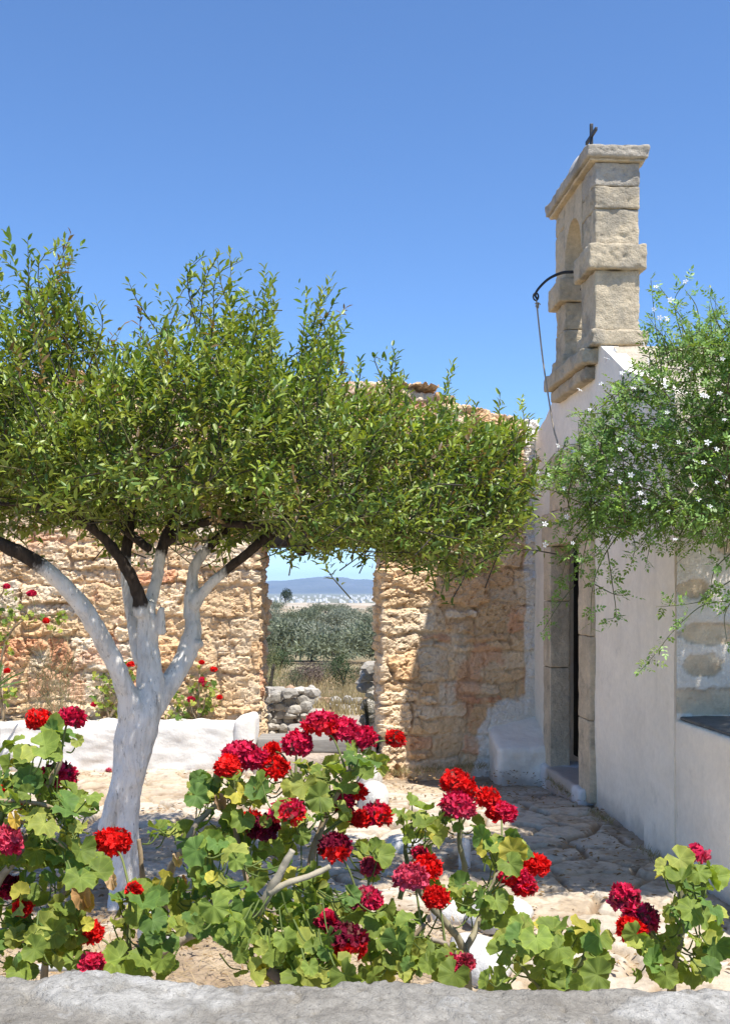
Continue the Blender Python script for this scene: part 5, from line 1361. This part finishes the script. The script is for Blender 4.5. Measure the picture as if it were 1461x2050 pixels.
for k in range(26):
    a = rng.uniform(0, 6.28); el = rng.uniform(0.2, 1.3); d = np.array([math.cos(a) * math.cos(el), math.sin(a) * math.cos(el), math.sin(el)])
    L = rng.uniform(0.28, 0.42); b0 = np.array([p[0], p[1], 0.75]); t = np.linspace(0, 1, 6); P = b0 + np.outer(t * L, d) + np.outer(t ** 2, [0, 0, -0.05])
    sdir = np.cross(d, [0, 0, 1]); sdir /= np.linalg.norm(sdir); wv = 0.022 * np.sin(np.clip(t * 0.9 + 0.12, 0, 1) * np.pi) + 0.001
    q = np.stack([P + sdir * wv[:, None], P - [0, 0, 0.008], P - sdir * wv[:, None]], 1)
    yv.add(q.reshape(-1, 3), gridfaces(6, 3), np.array([0.07, 0.13, 0.05]) * rng.uniform(0.8, 1.2))
yr = thing('yucca', (p[0], p[1], 0), 'spiky dark green yucca at the left edge below the rubble wall', 'plant')
yv.build('leaves', M['geranium'], yr, uv=True)
V, F, _ = tube(np.array([[p[0], p[1], -0.05], [p[0] + .02, p[1], 0.4], [p[0], p[1], 0.78]]), [0.05, 0.045, 0.04], 6, 10); t_ = MB(); t_.add(V, F, (0.3, 0.24, 0.17)); t_.build('trunk', M['stalk'], yr)

# ================================================================== STONES, PIPE, LITTER
def rock(c, s, seed, amp=0.3, sub=3):
    bm = bmesh.new(); bmesh.ops.create_icosphere(bm, subdivisions=sub, radius=1.0)
    V = np.array([v.co[:] for v in bm.verts]); F = np.array([[v.index for v in f.verts] for f in bm.faces]); bm.free()
    V = np.sign(V) * np.abs(V) ** 0.8
    n = fbm(V[:, 0] * 1.3 + seed * 3.1, V[:, 1] * 1.3 + seed, V[:, 2] * 1.3, seed, 4)
    V = V * (1 + amp * n)[:, None]
    a = (seed * 1.7) % 6.28; ca, sa = math.cos(a), math.sin(a)
    V = np.stack([V[:, 0] * ca - V[:, 1] * sa, V[:, 0] * sa + V[:, 1] * ca, V[:, 2]], -1)
    return V * np.asarray(s) + np.asarray(c), F
def gp(px, py):
    Y = CAMZ * FPX / (py - HY); return np.array([(px - CX) / FPX * Y, Y, 0.0])
for i, (px, py, s, lab) in enumerate([
    (962, 1935, (0.13, 0.20, 0.09), 'large white painted stone at the bed edge nearest the parapet'), (1005, 1848, (0.15, 0.17, 0.08), 'pale flat stone behind the arching geranium stems'), (905, 1830, (0.11, 0.12, 0.07), 'whitish stone between the arching geranium stems'),
    (748, 1612, (0.11, 0.16, 0.12), 'white rounded stone near the gateway step'), (738, 1570, (0.10, 0.12, 0.16), 'white upright stone at the foot of the right gate jamb'), (930, 1735, (0.035, 0.035, 0.12), 'thin white upright stone behind the single tall geranium stalk'), (810, 1700, (0.12, 0.12, 0.06), 'pale stone in the paving behind the central geranium'),
    (310, 1885, (0.07, 0.08, 0.10), 'small white painted stone beside the tree foot')]):
    g = gp(px, py)
    V, F = rock(g + [0, 0, s[2] * 0.35], s, 20 + i, 0.35)
    o = mesh('edging_stone', V, F, M['limestone'], col=np.tile([0.68, 0.655, 0.61], (len(V), 1))); tag(o, lab, 'stone', 'pale stones edging the bed')
pm_ = MB(); V, F, _ = tube(np.array([at(60, 1938, 2.9), at(150, 1936, 2.9), at(260, 1932, 2.9), at(330, 1926, 2.9)]), 0.011, 8, 10); pm_.add(V, F)
o = pm_.build('water_pipe', M['pipe']); tag(o, 'pale irrigation pipe running low behind the left geranium', 'pipe')
# fallen petals and dry leaves
rng = np.random.default_rng(9)
for i, (px, py, nn) in enumerate([(175, 1536, 8), (218, 1545, 7)]):
    V, F = [], []
    g = gp(px, py)
    mb = flower_head(g + [0, 0, 0.01], 0.022, PETALC['crimson'], PETALC['rose'], UP, 900 + i, True)
    o = mb.build('fallen_flower', M['petal']); tag(o, ['dropped crimson bloom on the paving below the white wall', 'dropped crimson bloom lying closer to the trunk'][i], 'flower')
n = 4200
pts = np.column_stack([rng.uniform(-3.5, 1.7, n), rng.uniform(4.2, 9.0, n), np.full(n, 0.012)])
keep = fbm(pts[:, 0] * 1.1, pts[:, 1] * 1.1, None, 77, 3) > -0.05
pts = pts[keep]; n = len(pts)
V, F, c, _ = scatter(LEAF_V, LEAF_F, pts, np.column_stack([rng.normal(size=n), rng.normal(size=n), rng.normal(size=n) * 0.15]), np.column_stack([rng.normal(size=n) * 0.3, rng.normal(size=n) * 0.3, np.ones(n)]), rng.uniform(0.02, 0.045, n), cols=np.array([0.30, 0.20, 0.10]) * rng.uniform(0.5, 1.4, (n, 1)))
o = mesh('leaf_litter', V, F, M['straw'], col=c); tag(o, 'dry fallen leaves scattered over the paving', 'leaf litter', kind='stuff')
# straw on the bed, weeds along walls
n = 2600
pts = np.column_stack([rng.uniform(-2.2, 0.5, n), rng.uniform(3.9, 5.0, n), np.full(n, 0.0)])
D = np.column_stack([rng.normal(size=n), rng.normal(size=n), np.abs(rng.normal(size=n)) * 0.3])
tV = np.array([[0, 0.5, 0], [0, -0.5, 0], [1, 0.3, 0.06], [1, -0.3, 0.06]])
V, F, c, _ = scatter(tV, np.array([[0, 1, 3, 2]]), pts, D, np.tile([0.1, -0.2, 1.0], (n, 1)), np.stack([rng.uniform(0.03, 0.10, n), np.full(n, 0.003), np.full(n, 0.1)], -1), cols=np.array([0.46, 0.35, 0.20]) * rng.uniform(0.6, 1.2, (n, 1)))
o = mesh('straw', V, F, M['straw'], col=c); tag(o, 'dry straw lying on the earth around the geranium stems', 'straw', kind='stuff')
n = 900
yy = rng.uniform(4.5, 8.9, n); pts = np.column_stack([facade_x(yy) - 0.03 - np.abs(rng.normal(size=n)) * 0.04, yy, np.zeros(n)])
pts = pts[(fbm(yy * 2.1, yy * 0, None, 79, 3) > 0.05)]
pts2 = np.column_stack([rng.uniform(-4, -1.0, 500), 8.96 - np.abs(rng.normal(size=500)) * 0.05, np.zeros(500)]); pts2 = pts2[fbm(pts2[:, 0] * 2.5, pts2[:, 0] * 0, None, 80, 3) > 0.1]
pts3 = np.column_stack([rng.uniform(-4, -1.0, 900), rng.uniform(9.15, 9.4, 900), np.full(900, 0.38)])
pts4 = np.column_stack([rng.uniform(0.15, 1.1, 500), np.zeros(500), np.zeros(500)]); pts4[:, 1] = 8.95 + (pts4[:, 0] - 0.12) * 0.38 - np.abs(rng.normal(size=500)) * 0.12
blades('sparse dry grass growing along the foot of the walls', 'grass', 'grass', np.vstack([pts, pts2, pts3, pts4]), 0.06, 0.0035, (0.33, 0.29, 0.14), 0.6, 83, kind='stuff')

# ================================================================== BEYOND THE GATE
def drystone(label, x0, x1, Y, zb, zt, seed, size=0.11, depth=0.35, slope=0.0):
    rng = np.random.default_rng(seed); mb = MB(); z = zb; k = 0
    while z < zt:
        x = x0 + rng.uniform(0, size)
        while x < x1:
            for dd in (0, 1):
                s = size * rng.uniform(0.55, 1.15, 3) * [0.75, 0.6, 0.5]
                if rng.random() < 0.92:
                    V, F = rock((x, Y + dd * depth * 0.6 + rng.normal() * 0.03 + slope * (x - x0), z + rng.normal() * 0.015), s, seed * 50 + k, 0.5, 2)
                    g = rng.uniform(0.75, 1.15); mb.add(V, F, np.array([0.52, 0.485, 0.43]) * g if rng.random() < 0.93 else np.array([0.5, 0.33, 0.22])); k += 1
            x += size * rng.uniform(0.9, 1.5)
        z += size * 0.62
    o = mb.build('dry_stone_wall', M['limestone'], smooth=False); tag(o, label, 'wall'); return o
drystone('grey dry stone wall of heaped boulders just outside the gateway', -2.6, -0.56, 12.0, -0.1, 0.43, 3, 0.13)
drystone('lower dry stone wall farther out beside the field', -0.85, 0.6, 15.6, -0.4, -0.07, 4, 0.12)
drystone('steep heap of grey boulders beside the right gate jamb', -0.02, 0.9, 11.2, -0.1, 0.75, 5, 0.17, 0.5)
for i in range(26):
    rx, ry = rng.uniform(-1.4, 0.1), rng.uniform(10.2, 11.8); s = rng.uniform(0.04, 0.12)
    V, F = rock((rx, ry, -0.02 + s * 0.3), (s, s, s * 0.6), 700 + i, 0.5, 2)
    o = mesh('boulder', V, F, M['limestone'], col=np.tile(np.array([0.50, 0.46, 0.40]) * rng.uniform(.8, 1.15), (len(V), 1)), smooth=False)
    tag(o, 'grey stone lying on the track just outside the gateway', 'stone', 'loose stones outside the gateway')

def leafball(n, lumps, seed, leaf, flat=0.8):
    rng = np.random.default_rng(seed)
    cs = rdir(lumps) * rng.uniform(0.25, 0.75, (lumps, 1)); cs[:, 2] = np.abs(cs[:, 2]) * 0.9 - 0.25; rs = rng.uniform(0.25, 0.48, lumps)
    k = rng.integers(lumps, size=n); d = rng.normal(size=(n, 3)); d /= np.linalg.norm(d, axis=1)[:, None]
    r = rs[k] * rng.uniform(0.55, 1.08, n) ** 0.6
    O = cs[k] + d * r[:, None]; O[:, 2] *= flat
    D = d + rng.normal(size=(n, 3)) * 0.8 + [0, 0, 0.3]; Nv = d + rng.normal(size=(n, 3)) * 0.7
    s = leaf * rng.uniform(0.6, 1.3, n)
    return O, D, Nv, np.stack([s, s * 0.55, s], -1), rng
QV = np.array([[0, 0, 0], [0.5, 0.3, 0], [1, 0, -0.05], [0.5, -0.3, 0]]); QF = np.array([[0, 3, 2, 1]])
def far_tree(name, label, cat, px, base_py, top_py, wpx, Y, colr, seed, n=2600, trunk=True, group=None, leaf=0.10, flat=0.8, mat='olive', sparse=None):
    gx = (px - CX) / FPX * Y; gz = float(terrain_z(np.array([gx]), np.array([Y]))[0])
    if base_py is None: zb = gz
    else: zb = gz
    zt = CAMZ + (HY - top_py) / FPX * Y; H = max(zt - zb, 0.5); W = wpx / FPX * Y / 2
    root = thing(name, (gx, Y, zb), label, cat, group)
    O, D, Nv, S, rg = leafball(n, 16, seed, leaf)
    lo = 0.12 if trunk else 0.0
    O = O / np.abs(O).max(0)
    P = np.column_stack([gx + O[:, 0] * W, Y + O[:, 1] * W, zb + H * (lo + (1 - lo) * (O[:, 2] + 1) / 2)])
    cols = np.asarray(colr) * rg.uniform(0.65, 1.3, (n, 1)) * (1 + 0.35 * fbm(O[:, 0] * 3, O[:, 1] * 3, O[:, 2] * 3, seed, 2))[:, None]
    V, F, c, _ = scatter(QV, QF, P, D, Nv, S * min(W, 2.2) * 1.2, cols=cols)
    mesh('crown', V, F, M[mat], root, col=c)
    tb = MB()
    for k in range(4 if trunk else 3):
        a = rg.uniform(0, 6.28); e = np.array([gx + math.cos(a) * W * 0.45, Y + math.sin(a) * W * 0.45, zb + H * 0.62]); b = np.array([gx, Y, zb - 0.1])
        V, F, _ = tube(np.array([b, (b + e) / 2 + [-0.06 * W * math.cos(a) * 2, 0, 0.05], e]), np.array([0.07, 0.05, 0.02]) * min(H, 4) * 0.45, 5, 7); tb.add(V, F)
    tb.build('trunk', M['oldbark'], root)
    return root
OL = (0.23, 0.245, 0.18); OG = (0.17, 0.19, 0.12); OD = (0.05, 0.075, 0.04)
OLG = 'olive trees in the field beyond the gateway'
far_tree('olive_tree', 'largest silver grey olive tree, centred in the gateway view', 'tree', 625, 1345, 1250, 165, 45, OL, 1, 4200, group=OLG)
far_tree('olive_tree', 'silver grey olive tree seen against the left gate jamb', 'tree', 560, 1310, 1234, 130, 58, OL, 2, 3400, group=OLG)
far_tree('olive_tree', 'olive tree with visible forked trunk by the right gate jamb', 'tree', 705, 1280, 1236, 95, 60, OL, 3, 2800, group=OLG)
far_tree('olive_tree', 'olive tree high up behind the largest one below the rocky rise', 'tree', 612, 1250, 1216, 110, 95, OG, 4, 2800, group=OLG)
far_tree('olive_tree', 'olive tree below the rocky rise right of the gateway centre', 'tree', 675, 1250, 1219, 100, 90, OL, 5, 2600, group=OLG)
far_tree('bush', 'dark rounded bush on the slope touching the right gate jamb', 'bush', 738, 1260, 1222, 55, 80, OD, 6, 1800, False)
far_tree('bush', 'rounded green bush on the brown earth, alone in the near field', 'bush', 688, 1390, 1302, 82, 24, (0.075, 0.11, 0.045), 7, 2600, False, leaf=0.09)
far_tree('bush', 'green scrub bush left of the near field, under the olive by the left jamb', 'bush', 560, 1350, 1290, 100, 30, (0.08, 0.11, 0.05), 8, 2600, False, leaf=0.09)
far_tree('bush', 'leafless purplish bush between the green bushes', 'bush', 622, 1390, 1325, 100, 25, (0.17, 0.125, 0.105), 9, 2200, False, leaf=0.09)
far_tree('bush', 'yellow green shrub close to the left gate jamb above the stone wall', 'bush', 540, 1380, 1275, 62, 17, (0.22, 0.23, 0.10), 10, 2400, False, leaf=0.08)
far_tree('tree', 'lone dark round tree on the skyline of the rocky rise', 'tree', 572, 1202, 1177, 32, 195, (0.035, 0.055, 0.025), 11, 1400, True, leaf=0.16)
far_tree('bush', 'dry leafy creeper hanging on the boulders by the right jamb', 'bush', 737, 1450, 1350, 40, 10.9, (0.17, 0.15, 0.06), 12, 1500, False, leaf=0.12)
for k_, (px_, b_, t_, w_, y_, c_, l_) in enumerate([(535, 1400, 1325, 60, 19, (0.16, 0.17, 0.08), 'olive green scrub bush lowest by the left gate jamb'), (655, 1370, 1318, 70, 28, OG, 'grey green scrub bush behind the lone near bush'), (590, 1375, 1330, 60, 23, (0.13, 0.15, 0.08), 'green scrub bush left of the purplish bush'), (725, 1380, 1320, 60, 26, (0.15, 0.13, 0.09), 'brownish scrub bush by the right gate jamb')]):
    far_tree('bush', l_, 'bush', px_, b_, t_, w_, y_, c_, 200 + k_, 1900, False, leaf=0.09)
rg_ = np.random.default_rng(91)
for i in range(46):
    px = rg_.uniform(440, 840); Y = rg_.uniform(34, 150)
    gz = float(terrain_z(np.array([(px - CX) / FPX * Y]), np.array([Y]))[0]); by = HY + (CAMZ - gz) / FPX * 0 + (CAMZ - gz) / Y * FPX
    far_tree('olive_tree', 'one of the smaller olives scattered over the field beyond the gateway', 'tree', px, by, by - rg_.uniform(1.1, 1.9) / Y * FPX, rg_.uniform(2.6, 4.2) / Y * FPX, Y, OL if i % 2 else OG, 100 + i, 1500, group='smaller olives in the field')
n = 5200
gy = rng.uniform(13.5, 30, n); gx = rng.uniform(-0.13, 0.02, n) * gy
dens = fbm(gx * 0.8, gy * 0.8, None, 93, 3) > -0.05
gx, gy = gx[dens], gy[dens]
blades('tall dry grass and weeds in the field beyond the gateway', 'field_grass', 'grass', np.column_stack([gx, gy, terrain_z(gx, gy)]), 0.38, 0.012, (0.46, 0.38, 0.20), 0.3, 94, kind='stuff')
n = 2600
gy = rng.uniform(10.3, 13, n); gx = rng.uniform(-0.15, 0.05, n) * gy; dens = fbm(gx * 2, gy * 2, None, 95, 3) > 0.0; gx, gy = gx[dens], gy[dens]
blades('short dry grass on the track outside the gateway', 'grass', 'grass', np.column_stack([gx, gy, terrain_z(gx, gy)]), 0.08, 0.006, (0.46, 0.36, 0.20), 0.5, 96, kind='stuff')

# distant town
hm = []
for v in range(4):
    mb = MB(); wv, dv, hv_ = rg_.uniform(4, 8), rg_.uniform(4, 6), rg_.uniform(1.8, 3.6)
    V, F = rbox(-wv / 2, wv / 2, -dv / 2, dv / 2, -2, hv_, 0.05, 4, 0.0, 1, 1); mb.add(V, F, (0.80, 0.77, 0.72))
    V, F = rbox(-wv / 2, wv * 0.1, -dv / 2, dv / 4, hv_, hv_ + 1.0, 0.05, 4, 0, 1, 1); mb.add(V, F, (0.78, 0.74, 0.68))
    hm.append(mb.build('house', M['house'], None, smooth=False))
for i in range(130):
    o = hm[i] if i < 4 else hm[i % 4].copy()
    if i >= 4: COL.objects.link(o)
    Y = rg_.uniform(1500, 3600); X = rg_.uniform(-0.125, 0.04) * Y
    o.location = (X, Y, float(terrain_z(np.array([X]), np.array([Y]))[0]) + rg_.uniform(0, 6) * (Y / 3000)); o.rotation_euler = (0, 0, rg_.uniform(-0.6, 0.6))
    tag(o, 'tiny white house in the hazy town at the foot of the mountains', 'house', 'houses of the distant town')

# ================================================================== AIR
hz = MB(); hz.add(np.array([[x, y, z] for x in (-9500, 9500) for y in (-450, 12500) for z in (-40, 190)], float), np.array([[0, 1, 3, 2], [4, 6, 7, 5], [0, 4, 5, 1], [2, 3, 7, 6], [0, 2, 6, 4], [1, 5, 7, 3]]))
m, n, out = new_mat('pale_air')
pv = N_(n, 'ShaderNodeVolumePrincipled'); pv.inputs['Color'].default_value = (0.45, 0.68, 1.0, 1); pv.inputs['Density'].default_value = 0.00010; pv.inputs['Anisotropy'].default_value = 0.0
n.links.new(pv.outputs[0], out.inputs['Volume'])
o = hz.build('haze', m, smooth=False); tag(o, 'thin blue haze over the distant land', 'haze', kind='stuff')
